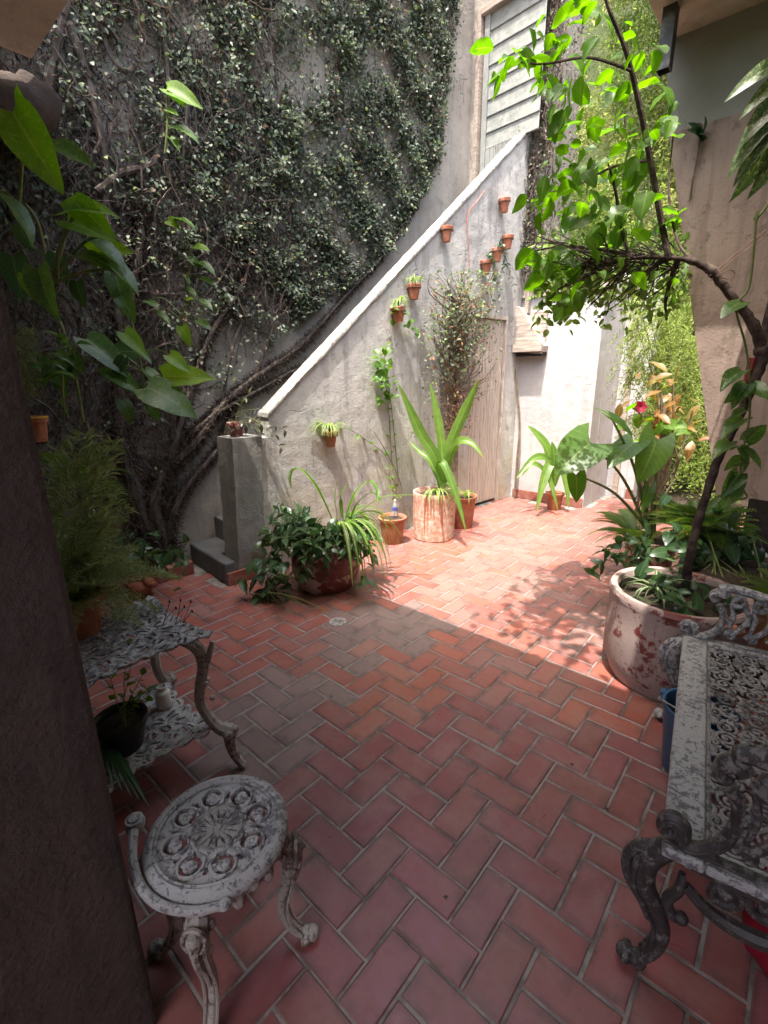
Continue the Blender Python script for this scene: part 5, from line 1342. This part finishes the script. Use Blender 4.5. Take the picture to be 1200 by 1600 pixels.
for i in range(60):
    a = random.uniform(0, 6.28); r_ = random.uniform(.08, .27); p = RP + Vector((r_ * math.cos(a), r_ * math.sin(a), .43 + random.uniform(0, .09)))
    if p.x < RP.x - .1 and p.y < RP.y: continue
    leaf(filler, V_TRAD if i % 2 else V_POTHOSD, p, rdir(1, (0, -.2, .1), .6)[0], rdir(1, (0, -.2, 1), .3)[0], random.uniform(.06, .11))
shoots = [([(1045, 404, 2.2), (1032, 340, 2.2), (1016, 250, 2.18), (998, 160, 2.15), (978, 80, 2.12), (950, 10, 2.1), (938, -40, 2.1)], [.013, .012, .011, .010, .008, .006, .004]),
          ([(985, 404, 2.24), (972, 360, 2.24), (962, 300, 2.22), (950, 255, 2.2)], [.009, .008, .006, .003]),
          ([(1090, 412, 2.2), (1060, 380, 2.3), (1045, 300, 2.4), (1052, 210, 2.45)], [.008, .007, .005, .003]),
          ([(1018, 250, 2.18), (960, 260, 2.2), (900, 290, 2.2), (860, 300, 2.2)], [.006, .005, .004, .002]),
          ([(985, 110, 2.12), (920, 90, 2.1), (850, 100, 2.1), (800, 95, 2.1)], [.006, .005, .004, .002]),
          ([(1010, 402, 2.22), (940, 390, 2.3), (880, 385, 2.3), (835, 392, 2.3)], [.008, .006, .005, .003]),
          ([(960, 408, 2.25), (900, 440, 2.3), (860, 455, 2.35)], [.006, .005, .003]),
          ([(1060, 404, 2.2), (1050, 430, 2.3), (1040, 470, 2.4), (1042, 500, 2.4)], [.014, .01, .008, .004])]
m = MB()
for l, r in shoots: swoop(m, [D(*p) for p in l], r, 6, 6)
for i in range(95):
    x0_, y0_ = random.uniform(920, 1070), random.uniform(392, 425); x1_ = x0_ - random.uniform(20, 120); y1_ = y0_ + random.uniform(-40, 80); d = random.uniform(2.2, 2.7)
    swoop(m, [D(x0_, y0_, 2.22), D((x0_ + x1_) / 2, (y0_ + y1_) / 2 - random.uniform(-8, 14), (2.22 + d) / 2), D(max(815, x1_), y1_, d)], [.004, .0018], 4, 4)
m.build('branches', M_TRUNK, tree, world=True)
LC = [(800, 95, 26, 10), (870, 60, 34, 9), (930, 20, 42, 10), (905, 120, 36, 10), (850, 130, 20, 6), (1000, 90, 30, 9), (960, 160, 34, 9), (1030, 200, 26, 8), (890, 190, 40, 12), (1000, 260, 34, 9), (930, 250, 44, 16), (880, 280, 34, 13), (960, 310, 42, 15), (905, 340, 36, 15), (850, 310, 22, 7),
      (990, 360, 40, 13), (940, 385, 40, 15), (880, 400, 30, 12), (838, 405, 20, 8), (855, 440, 24, 9), (900, 440, 34, 9), (870, 470, 24, 7), (1050, 330, 26, 8), (1045, 430, 22, 6), (1040, 150, 22, 5), (980, 210, 26, 7)]
for (cx, cy, s_, k) in LC:
    for i in range(int(k * 1.55)):
        d = random.uniform(2.02, 2.5); p = D(random.gauss(cx, s_ * .6), random.gauss(cy, s_ * .6), d)
        leaf(tree, V_TREE, p, (random.gauss(-.2, .55), random.gauss(-.1, .55), random.gauss(-.45, .4)), (random.gauss(.1, .45), random.gauss(-.35, .45), .75), random.choice((.035, .045, .055, .065, .075, .09, .10)))
crown = Vector((-.66, 1.5, 3.3))
m = MB(); swoop(m, [D(938, -40, 2.1), D(920, -140, 2.05), Vector((-.9, 1.85, 2.95)), Vector((-.8, 1.75, 3.5))], [.006, .005, .004, .003], 5, 5).build('upper_shoot', M_TRUNK, tree, world=True)
for i in range(330):
    p = crown + Vector((random.gauss(0, .24), random.gauss(0, .28), random.gauss(0, .32)))
    if p.y < 1.14 or (p.x > -.47 and 3.1 < p.z < 3.5) or p.z < 2.75: continue
    leaf(tree, V_TREE, p, rdir(1, (0, 0, -.4), .6)[0], rdir(1, (0, -.2, .9), .4)[0], random.uniform(.05, .10))
n = 1500
P = np.array([D(random.uniform(835, 1075), random.gauss(430, 32), random.uniform(2.3, 2.95)) for _ in range(n)])
cloud('small_leaves', tree, P, rdir(n, (0, 0, -.3), .7), rdir(n, (0, -.4, .8), .5), rng.uniform(.025, .055, n), rng.uniform(.008, .017, n), pick(n, [(.11, .19, .03), (.08, .14, .03), (.15, .22, .05)], [3, 3, 2]), M_CLOUDBRIGHT)
# wires to the wall
wr = thing('rusty_wire', 'two strands of rusty wire tying the tree back to the right', 'wire', D(1105, 440, 2.15))
mm = MB(); mm.tube([D(1108, 432, 2.14), D(1150, 395, 2.3), D(1215, 345, 2.5)], .002, 5); mm.tube([D(1110, 438, 2.14), D(1150, 402, 2.3), D(1215, 355, 2.5)], .002, 5)
swoop(mm, [D(1118, 432, 2.12), D(1140, 422, 2.12), D(1148, 428, 2.12), D(1138, 436, 2.12), D(1120, 431, 2.12)], .002, 5, 5)
for (a_, b_) in ((D(1150, 395, 2.3), D(1215, 345, 2.5)), (D(1150, 402, 2.3), D(1215, 355, 2.5))):
    v_ = b_ - a_; mm.tube([b_, b_ + v_ * ((1.5 - b_.x) / v_.x)], .002, 5)
mm.build('strands', M_WIRE, wr, world=True)
# ---- second pot and the elephant ear
P2 = Vector((-0.72, 3.80, 0))
pot('painted_red_pot', 'red pot with flaking pale paint behind the large tree pot', P2, .33, .14, .18, M_REDPEEL, lip=.012)
ee = thing('elephant_ear', 'elephant ear plant with large arrow shaped leaves behind the tree pot', 'plant', P2 + UP * .3)
EB = P2 + UP * .31
def big(px, py, d, tipx, tipy, td, nrm, s, ws=1.0):
    p = D(px, py, d); tp_ = D(tipx, tipy, td); dv = tp_ - p
    mid = (EB + p) / 2 + Vector((0, 0, .10))
    swoop(MB(), [EB + Vector((random.gauss(0, .02), random.gauss(0, .02), 0)), mid, p], [.013, .010, .006], 8, 7).build('petiole', M_STEM, ee, world=True)
    leaf(ee, V_TARO, p, dv, nrm, dv.length * s * .78, ws)
CN = -C_H
big(922, 692, 3.25, 868, 735, 3.1, Vector((.1, -.5, .55)) + CN * .4, 1.25, 1.15)
big(990, 692, 3.3, 950, 722, 3.15, Vector((.2, -.1, .9)), 1.3, .8)
big(1026, 688, 3.3, 1000, 762, 3.1, CN * .7 + UP * .5, 1.1, .9)
big(955, 652, 3.3, 993, 676, 3.2, Vector((.3, -.2, .9)), 1.4, .7)
big(955, 652, 3.35, 925, 627, 3.4, Vector((-.2, -.1, .9)), 1.0, .6)
big(900, 742, 3.3, 905, 795, 3.2, CN * .8 + UP * .4, 1.05, .9)
big(1015, 762, 3.25, 1004, 812, 3.1, CN * .7 + UP * .3, 1.0, .5)
# ---- ferns
def frond_mesh(name, mat, npin=22, L=1.0, pw=.16, pl_=.30):
    P, Dd, N, Ln, Wd = [], [], [], [], []
    m = MB(); uv = []
    for i in range(npin):
        u = .08 + .92 * i / npin; y = L * (u - .12 * u * u); z = L * (.42 * u - .62 * u * u); ln = pl_ * math.sin(math.pi * min(1, u * .86 + .12)) ** .8
        for s_ in (-1, 1):
            b = Vector((0, y, z)); d = Vector((s_, .38, -.16)).normalized()
            w = pw * .065
            v = [b - Vector((0, w, 0)), b + d * ln * .5 - Vector((0, w * .8, .0)), b + d * ln, b + d * ln * .5 + Vector((0, w * .9, .012)), b + Vector((0, w, 0))]
            k = len(m.v); m.v += [tuple(p) for p in v]; m.f.append((k, k + 1, k + 2, k + 3, k + 4) if s_ > 0 else (k + 4, k + 3, k + 2, k + 1, k)); uv += [(.0, u)] * 5
    q = [(0, L * (u - .12 * u * u), L * (.42 * u - .62 * u * u) - .004) for u in [j / 10 for j in range(11)]]
    m.tube(q, lerp_list([.010, .003], 11), 4); uv += [(.5, 0)] * (len(m.v) - len(uv)); m.uv = uv
    return m.mesh(name, mat, False)
F_FERN = [frond_mesh('frond', L_FERN, 22, 1, .22, .26), frond_mesh('frond', L_FERN, 26, 1, .18, .2)]
def fern(name, label, c, n, L, amin=0, amax=360, tilt=(.1, .8)):
    t = thing(name, label, 'fern', c)
    for i in range(n):
        a = R(random.uniform(amin, amax)); k = random.uniform(*tilt)
        leaf(t, F_FERN, Vector(c) + Vector((math.cos(a) * .02, math.sin(a) * .02, .0)), (math.cos(a), math.sin(a), k), UP * 1.0 - Vector((math.cos(a), math.sin(a), 0)) * k, L * random.uniform(.7, 1.15), name='frond')
    return t
fern('sword_fern', 'pale sword fern arching over the tiles by the red painted pot', P2 + Vector((-.08, -.05, .32)), 16, .36, 120, 300, (.0, .7))
fern('garden_fern', 'green fern thicket behind the crooked trunk', Vector((-.42, 3.62, .45)), 84, .38, 0, 360, (.2, 1.4))
fern('low_fern', 'dark low fern beside the far end of the bench', Vector((.18, 2.95, .35)), 16, .4, 90, 300, (.0, .6))
pp_ = thing('planter_trough', 'dark soil trough holding ferns and shrubs below the pink wall', 'planter', (-.35, 3.15, 0))
bevel(MB().box((-.12, -.1, 0), (.5, .6, .34)).build('trough', M_TERRA, pp_, False), .02)
fh = MB().box((-.10, -.08, .341), (.48, .58, .352)); fh.build('soil', M_SOIL, pp_, False)
bush = thing('leafy_shrub', 'mixed dark green leafy shrub behind the tree pot', 'shrub', (-.15, 3.2, .35))
for i in range(150):
    p = D(random.gauss(1115, 38), random.gauss(868, 34), random.uniform(2.65, 3.1))
    if p.z < .36: p.z = .36 + random.uniform(0, .15)
    leaf(bush, V_POTHOSD, p, rdir(1, (-.2, -.4, -.1), .6)[0], rdir(1, (0, -.3, 1), .4)[0], random.uniform(.06, .14))
for i in range(16):
    e = D(random.gauss(1110, 30), random.gauss(860, 25), 2.85); swoop(MB(), [Vector((-.15 + random.gauss(0, .12), 3.2, .34)), e], .005, 3, 5).build('stem', M_STEM, bush, world=True)
# ---- croton and red flower
ct = thing('croton', 'croton with orange and red leaves in the sun beyond the ferns', 'shrub', (-.95, 4.35, 0))
for i in range(36):
    p = D(random.gauss(1045, 30), random.gauss(622, 24), random.uniform(3.7, 4.1)); leaf(ct, V_CROTON, p, rdir(1, (-.3, -.4, -.2), .6)[0], rdir(1, (0, -.4, .9), .4)[0], random.uniform(.10, .18))
for i in range(34):
    p = D(random.gauss(1045, 32), random.gauss(672, 22), random.uniform(3.7, 4.1)); leaf(ct, V_TREE if i % 3 else V_CROTON, p, rdir(1, (-.3, -.4, -.2), .6)[0], rdir(1, (0, -.4, .9), .4)[0], random.uniform(.10, .2))
for i in range(12): swoop(MB(), [Vector((-.95 + random.gauss(0, .05), 4.35, 0)), D(1040 + random.gauss(0, 14), 720, 3.9), D(random.gauss(1045, 26), random.gauss(640, 22), 3.9)], .007, 4, 5).build('stem', M_TWIG, ct, world=True)
fl = thing('red_hibiscus', 'single red flower glowing beside the croton leaves', 'flower', D(1000, 636, 3.75))
V_PETAL = variants('petal', L_FLOWER, ROUND, .42, 2)
for i in range(6):
    a = i * 1.05; leaf(fl, V_PETAL, fl.location, C_R * math.cos(a) + C_U * math.sin(a) - C_H * .5, -C_H, .055, name='petal')
MB().tube([fl.location, fl.location + C_H * .1 + UP * -.02, D(1025, 648, 3.88)], .004, 5).build('stalk', M_STEM, fl, world=True)
lowg = thing('ground_creeper', 'leafy creeper spilling onto the tiles from behind the tree pot', 'plant', (-.78, 3.6, 0))
for l in ([(1010, 850), (970, 865), (940, 880), (925, 895)], [(1010, 860), (985, 845), (960, 850), (945, 862)], [(1015, 870), (985, 880), (965, 872)]):
    sprig(lowg, [D(x, y, 3.1 - .1 * i) for i, (x, y) in enumerate(l)], V_POTHOSD, .085, .06, whorl=2)
for i in range(22):
    p = D(random.gauss(1005, 22), random.gauss(862, 14), random.uniform(2.95, 3.2)); leaf(lowg, V_POTHOSD, p, rdir(1, (-.2, -.5, -.1), .5)[0], rdir(1, (0, -.2, 1), .3)[0], random.uniform(.07, .12))
# ---- pothos hanging on the right and variegated leaves above
hp = thing('hanging_pothos', 'long pothos vine hanging in front of the crooked trunk', 'climber', D(1142, 830, 1.98))
q = [Vector((.25, 2.74, 3.14))] + [D(x, y, d) for x, y, d in ((1215, 300, 2.0), (1185, 330, 2.0), (1178, 390, 2.0), (1170, 450, 2.0), (1150, 480, 2.0), (1165, 540, 1.98), (1172, 600, 1.98), (1170, 660, 1.98), (1158, 720, 1.98), (1160, 760, 1.98), (1166, 778, 1.98), (1135, 780, 1.98))]
swoop(MB(), q, .0045, 6, 6).build('stem', M_STEM, hp, world=True)
for (x, y, tx_, ty_, s_) in ((1158, 472, 1112, 490, .12), (1160, 580, 1112, 600, .14), (1168, 600, 1135, 632, .13), (1166, 610, 1118, 630, .12), (1165, 640, 1128, 652, .1), (1162, 655, 1100, 690, .14), (1160, 700, 1128, 690, .1), (1160, 720, 1125, 730, .11), (1155, 740, 1120, 790, .13), (1150, 745, 1128, 830, .15), (1160, 700, 1190, 720, .12), (1165, 690, 1200, 660, .12), (1175, 600, 1200, 615, .1), (1155, 700, 1185, 745, .12), (1150, 760, 1128, 800, .12), (1140, 690, 1100, 720, .12)):
    p = D(x, y, 1.98); d = D(tx_, ty_, 1.9) - p; leaf(hp, V_POTHOS, p, d, UP + CN * random.uniform(.1, .8) + Vector((random.gauss(0, .3), random.gauss(0, .3), 0)), s_)
vl = thing('variegated_climber', 'striped pale green leaves hanging at the upper right edge', 'climber', D(1230, 190, 1.7))
for (x, y, tx_, ty_) in ((1232, 90, 1165, 108), (1235, 110, 1185, 140), (1225, 150, 1152, 235), (1230, 165, 1165, 250), (1228, 170, 1185, 290), (1235, 140, 1170, 180), (1240, 200, 1200, 280)):
    p = D(x, y, 1.7); d = D(tx_, ty_, 1.6) - p; leaf(vl, V_VARIEG, p, d, UP * random.uniform(.2, .9) + CN * random.uniform(.2, 1) + C_R * random.uniform(-.5, .5), d.length * 1.0, .85)
swoop(MB(), [Vector((D(1232, 40, 1.72).x + .05, D(1232, 40, 1.72).y, 3.21)), D(1232, 40, 1.72), D(1236, 120, 1.72), D(1240, 240, 1.72)], .006, 5, 6).build('stem', M_STEM, vl, world=True)
wv = thing('wall_seedling', 'thin seedling vine rising on the pink wall', 'climber', PX(1066, 320, 3.17))
q = [PX(x, y, 3.18) for x, y in ((1068, 315), (1082, 285), (1090, 245), (1094, 215))]; q[0].x += .03
swoop(MB(), q, .005, 5, 5).build('stem', M_TWIG, wv, world=True)
for (x, y) in ((1098, 200), (1090, 205), (1108, 190), (1104, 205), (1090, 195)): leaf(wv, V_POTHOSD, q[-1], PX(x, y - 6, 3.1) - q[-1], CN + UP * .4, .11)
# clay shard seen through the far arm of the bench
cs = thing('clay_shard', 'orange clay shard seen behind the far arm of the bench', 'shard', (-0.05, 2.30, 0)); cs.location = G(1148, 985, .464)
MB().ball((0, 0, 0), .04, 10, (1, .5, .6)).build('shard', M_TERRA, cs)

# ================================================================ left-hand planting
pv = thing('giant_pothos', 'giant pothos with large glossy leaves climbing the left of the old wall', 'climber', SF(-1.0, 1.4, IVO + .1))
LV = [(40, 170, 15, 128, .9, 2.25, 1), (20, 175, 95, 300, 1.0, 2.2, 1), (60, 235, 20, 215, .6, 2.3, 0), (75, 228, 145, 250, .75, 2.3, 0), (-10, 300, 78, 355, .9, 2.2, 0), (100, 330, 172, 305, 1.0, 2.1, 1), (118, 318, 175, 365, .8, 2.1, 1), (105, 345, 170, 370, .6, 2.15, 1),
      (30, 350, 45, 390, .9, 2.3, 2), (135, 375, 205, 395, .8, 2.2, 0), (155, 405, 228, 432, .85, 2.2, 0), (60, 420, 80, 500, .9, 2.1, 0), (45, 430, 70, 480, .8, 2.1, 1), (120, 440, 130, 480, .7, 2.25, 2), (180, 430, 200, 490, .75, 2.3, 0), (185, 455, 212, 498, .7, 2.3, 0), (140, 395, 200, 380, .7, 2.25, 1), (85, 395, 100, 440, .8, 2.3, 2), (20, 400, 30, 470, .9, 2.3, 2), (120, 400, 175, 415, .7, 2.2, 0)]
LV += [(135, 530, 202, 578, .9, 2.5, 0), (195, 520, 228, 555, .9, 2.4, 1), (215, 550, 238, 560, .8, 2.5, 0), (265, 555, 298, 582, .9, 2.6, 1), (165, 575, 200, 605, .8, 2.5, 0), (175, 585, 220, 610, .7, 2.5, 0), (230, 605, 310, 640, .9, 2.5, 0), (225, 580, 262, 600, .7, 2.6, 0), (190, 625, 210, 660, .8, 2.5, 0), (232, 635, 252, 655, .8, 2.6, 0), (195, 560, 170, 590, .8, 2.5, 2), (205, 610, 225, 590, .7, 2.6, 0), (255, 588, 335, 588, .6, 2.6, 1), (180, 550, 230, 545, .6, 2.6, 2)]
LV += [(262, 140, 315, 158, .9, 3.0, 1), (265, 142, 290, 165, .8, 3.0, 1), (262, 150, 258, 125, .7, 3.0, 1), (272, 200, 312, 203, .8, 3.0, 0), (265, 215, 283, 230, .7, 3.0, 0), (262, 172, 278, 178, .7, 3.0, 1), (262, 345, 278, 352, .8, 2.9, 1), (275, 342, 310, 345, .8, 2.9, 0), (305, 385, 328, 390, .9, 2.9, 1), (295, 400, 312, 415, .8, 2.9, 0), (310, 412, 340, 420, .8, 2.9, 0), (290, 450, 308, 458, .9, 2.9, 0), (285, 430, 300, 440, .8, 2.9, 0), (312, 435, 338, 440, .7, 2.9, 0), (243, 488, 268, 500, 1, 2.8, 0), (290, 470, 298, 462, .9, 2.8, 1), (284, 510, 295, 540, .9, 2.8, 1), (310, 470, 335, 478, .8, 2.8, 0), (310, 500, 330, 510, .7, 2.8, 0), (230, 470, 248, 476, .8, 2.8, 0)]
PSTEMS = (([(75, 470), (85, 430), (95, 395), (105, 340)], 2.2, .008), ([(90, 435), (92, 390), (112, 345), (118, 325)], 2.15, .007), ([(85, 435), (130, 380), (160, 368)], 2.2, .006), ([(88, 440), (130, 425), (180, 420), (205, 430)], 2.25, .007), ([(30, 320), (35, 250), (38, 200)], 2.3, .008), ([(40, 320), (60, 350), (75, 420)], 2.3, .008), ([(95, 560), (140, 540), (200, 560), (240, 600)], 2.55, .006), ([(258, 240), (262, 190), (262, 145)], 3.0, .006), ([(300, 480), (290, 440), (300, 400), (280, 345)], 2.9, .005), ([(205, 500), (215, 540), (225, 600), (230, 640)], 2.55, .005), ([(75, 470), (100, 520), (120, 600), (130, 660)], 2.4, .008), ([(285, 540), (282, 500), (300, 460)], 2.8, .004))
PNODES = [p for l, d, r in PSTEMS for p in smooth_path([D(x, y, d) for x, y in l], 6)]
def petiole(root, p, nodes, r=.004):
    q = min(nodes, key=lambda n_: (n_ - p).length + (.25 if n_.z > p.z + .02 else 0))
    if (q - p).length < .015: return
    swoop(MB(), [q, (q + p) / 2 + UP * .25 * (q - p).length, p], [r * 1.2, r, r * .7], 5, 5).build('petiole', M_STEM, root, world=True)
for (x, y, tx_, ty_, s_, d, k) in LV:
    p = D(x, y, d); dv = D(tx_, ty_, d - .04) - p
    petiole(pv, p, PNODES)
    leaf(pv, V_POTHOSD if k == 2 else (V_POTHOSLIT if k else V_POTHOS), p, dv, (CN * .75 + UP * .55 if k else CN * .25 + UP * .9) + Vector((random.gauss(0, .15), random.gauss(0, .15), 0)), dv.length * 1.0, random.uniform(.9, 1.1))
for l, d, r in PSTEMS: swoop(MB(), [D(x, y, d) for x, y in l], r, 6, 6).build('stem', M_STEM, pv, world=True)
sp_ = thing('small_pothos', 'small pale pothos tuft beside the vine trunk', 'plant', D(100, 600, 2.3))
for i in range(30):
    p = D(random.gauss(98, 18), random.gauss(572, 18), random.uniform(2.2, 2.4)); leaf(sp_, V_POTHOS, p, rdir(1, (.3, -.2, -.3), .5)[0], CN * .5 + UP * .8, random.uniform(.06, .11))
swoop(MB(), [ON(100, 660, IVP, IVN), D(100, 640, 2.4), D(98, 610, 2.3), D(98, 560, 2.3)], .005, 4, 5).build('stem', M_STEM, sp_, world=True)
hang = pot('yellow_rimmed_pot', 'orange terracotta pot with a yellow rim half hidden behind the dark wall', D(58, 690, 2.5), .13, .05, .062, M_TERRA, lip=.008)
MB().lathe([(.071, .121), (.0712, .1285), (.063, .1305)], 24, closed=True).build('yellow_rim', speckled('yellow_paint', (.55, .34, .03), (.5, .3, .03), 12), hang)
hb = MB(); hb.tube([(0, 0, -.006), (-.3, .05, -.006), (-.85, .1, -.01)], .012, 6); hang.rotation_euler = (0, 0, 0); hb.build('bracket', M_TRUNK, hang)
mo = thing('mossy_spray', 'yellowish mossy spray hanging at the left edge', 'plant', D(50, 560, 2.4)); n = 900
P = np.array([D(random.gauss(42, 9), random.uniform(510, 620), random.uniform(2.3, 2.5)) for _ in range(n)])
cloud('foliage', mo, P, rdir(n, (.2, 0, -.6), .5), rdir(n), rng.uniform(.02, .05, n), rng.uniform(.001, .003, n), pick(n, [(.13, .16, .04), (.1, .11, .04)], [1, 1]), M_CLOUD)
# asparagus fern on the table
AP = Vector((-1.86, 0.42, 0.605))
apot = pot('hidden_clay_pot', 'clay pot on the iron table under the asparagus fern', AP, .15, .07, .095, M_TERRA)
def plume(name, k=170):
    u = rng.uniform(0.05, 1, k); s = rng.choice([-1, 1], k)
    y = u; z = .5 * u - .75 * u ** 2; wd = .24 * np.sin(np.pi * np.clip(u * .85 + .12, 0, 1))
    off = rng.uniform(0, 1, k); X = s * wd * off; P = np.stack([X, y + np.abs(X) * .35, z - np.abs(X) * .2 + rng.normal(0, .012, k)], 1)
    return P, np.stack([s * 1.0 + rng.normal(0, .5, k), .6 + rng.normal(0, .5, k), rng.normal(0, .5, k)], 1)
PL = []
for _ in range(4):
    P, Dd = plume('frond', 420); o = cloud('frond', None, P, Dd, rdir(len(P), (0, 0, 1), .5), rng.uniform(.05, .10, len(P)), rng.uniform(.004, .008, len(P)), pick(len(P), [(.14, .19, .06), (.18, .23, .08), (.22, .25, .11)], [3, 3, 1]), M_CLOUD, None); PL.append(o.data); bpy.data.objects.remove(o)
asp = thing('asparagus_fern', 'feathery asparagus fern spilling over the iron table on the left', 'fern', AP + UP * .12)
for i in range(58):
    a = R(random.uniform(0, 360)); k = random.uniform(-.5, 1.4); o_ = Vector((math.cos(a), math.sin(a), k))
    leaf(asp, PL, AP + Vector((math.cos(a) * .03, math.sin(a) * .03, .14)), o_, UP - Vector((math.cos(a), math.sin(a), 0)) * k, random.uniform(.22, .40) * (.8 if math.cos(a) > .3 else 1), name='frond')
for (px, py) in ((95, 680), (120, 700), (140, 690), (110, 720), (160, 770), (190, 800), (170, 830), (215, 870), (200, 890), (150, 960), (180, 985), (120, 930)):
    p = AP + UP * .14; dv = D(px, py, 1.62) - p; leaf(asp, PL, p, dv + UP * .1, UP + CN * .6, dv.length * 1.0, name='frond')
fern('wall_fern', 'greyish fern with narrow leaflets against the dark creeper', D(105, 745, 2.2), 13, .34, -60, 120, (-.3, 1.2))
# creeper leaves in the bed, curb, animal pot
bed = thing('bed_plants', 'low leafy plants in the bed below the creeper trunk', 'plant', G(230, 900))
for i in range(70):
    p = D(random.uniform(165, 292), random.gauss(868, 18), random.uniform(2.7, 3.3)); p.z = max(.03, p.z)
    leaf(bed, V_POTHOSD if i % 2 else V_TRAD, p, rdir(1, (.3, -.3, 0), .6)[0], rdir(1, (0, -.3, 1), .3)[0], random.uniform(.05, .10))
for i in range(10): swoop(MB(), [G(235, 900), D(random.uniform(180, 285), 860, 3.0)], .003, 3, 5).build('stem', M_STEM, bed, world=True)
fern('bed_fern', 'small green fern at the foot of the creeper', G(255, 878, .06), 10, .26, -60, 120, (.2, 1.2))
cb = thing('red_curb', 'low red painted curb edging the bed beside the first step', 'curb', SF(-0.52, 0, -.44))
for i in range(4):
    bevel(MB().prism([(-1.0 + i * .2, 0), (-.805 + i * .2, 0), (-.805 + i * .2, .075 + .03 * (i == 3)), (-1.0 + i * .2, .075 + .03 * (i == 3))], fS, -.46, -.38).build('curb_block', M_BRICKRED, cb, False, world=True), .006)
an = thing('clay_animal_pot', 'reddish clay animal shaped pot on the tiles behind the iron table', 'pot', G(222, 930))
m = MB(); m.ball((0, 0, .075), .085, 18, (1.15, 1, .88)); m.ball((.085, .03, .115), .042, 12, (1.2, .9, .8)); m.ball((.125, .045, .105), .022, 10); m.lathe([(.06, .13), (.066, .15), (.058, .155), (.05, .135)], 18, closed=True)
m.build('body', M_TERRA, an)
for s_ in (-1, 1): MB().ball((.075, .03 + s_ * .03, .15), .014, 8, (1, 1, 1.3)).build('ear', M_TERRA, an)
m = MB()
for s_ in (-1, 1):
    for s2 in (-1, 1): m.ball((s_ * .05, s2 * .045, .014), .02, 8)
m.build('foot', M_TERRA, an)
# dry sprigs on the table edge and plant in the black pot
bpl = thing('straggly_seedling', 'straggly small leaved plant in the black pot', 'plant', Vector(blackpot.location) + UP * .1)
b = Vector(blackpot.location) + UP * .10
for e in ((205, 1040), (222, 1055), (232, 1075), (215, 1085), (170, 1045), (200, 1005), (228, 1090)):
    q = D(*e, 1.47); sprig(bpl, [b + Vector((random.gauss(0, .02), random.gauss(0, .02), 0)), (b + q) / 2 + UP * .01, q], V_SMALL, .032, .035, r=.0018, whorl=1)
dry = thing('dry_sprigs', 'thin dark dried seed sprigs poking above the table edge', 'plant', TC + Vector((.12, .12, .6)))
for e in ((265, 940), (275, 950), (288, 948), (298, 940), (300, 955), (282, 938), (312, 1005)):
    q = D(*e, 1.62); a0 = Vector((q.x - .02 + random.gauss(0, .02), q.y - .03, .604)); m = MB(); swoop(m, [a0, (a0 + q) / 2 + Vector((.01, 0, .01)), q], .0012, 4, 4); m.ball(q, .006, 6, (1, .6, 1.2)); m.build('sprig', M_TRUNK, dry, world=True)
hl = thing('dark_strap_plant', 'dark hanging strap leaves below the black pot', 'plant', Vector(blackpot.location) + Vector((-.06, -.06, .02)))
for i in range(7):
    s0 = Vector(blackpot.location) + Vector((-.05, -.05, .04)); e = G(150 + 14 * i, 1215 + 8 * i, .21); strap(hl, [s0, (s0 + e) / 2 + UP * .03, e + UP * .004], .008, L_POTHOSD, 4)
# fallen leaves and specks on the tiles
FB = ((538, 1042, 'in the grey tiles just below the drain'), (516, 1086, 'in the middle of the grey tiles'), (495, 1137, 'at the edge of the grey tiles nearest the stool'), (890, 1193, 'on the red tiles left of the blue bucket'), (945, 1264, 'on the red tiles left of the bench seat'), (620, 960, 'right beside the edge of the roof shadow'), (700, 1400, 'on the nearest tiles between stool and bench'))
for px, py, txt in FB:
    f_ = thing('fallen_leaf', 'tiny dark fallen leaf ' + txt, 'leaf', G(px, py, .003), random.uniform(0, 6), group='fallen bits on the tiles')
    obj('blade', random.choice(V_PURP), f_, Matrix.Scale(.026, 4))
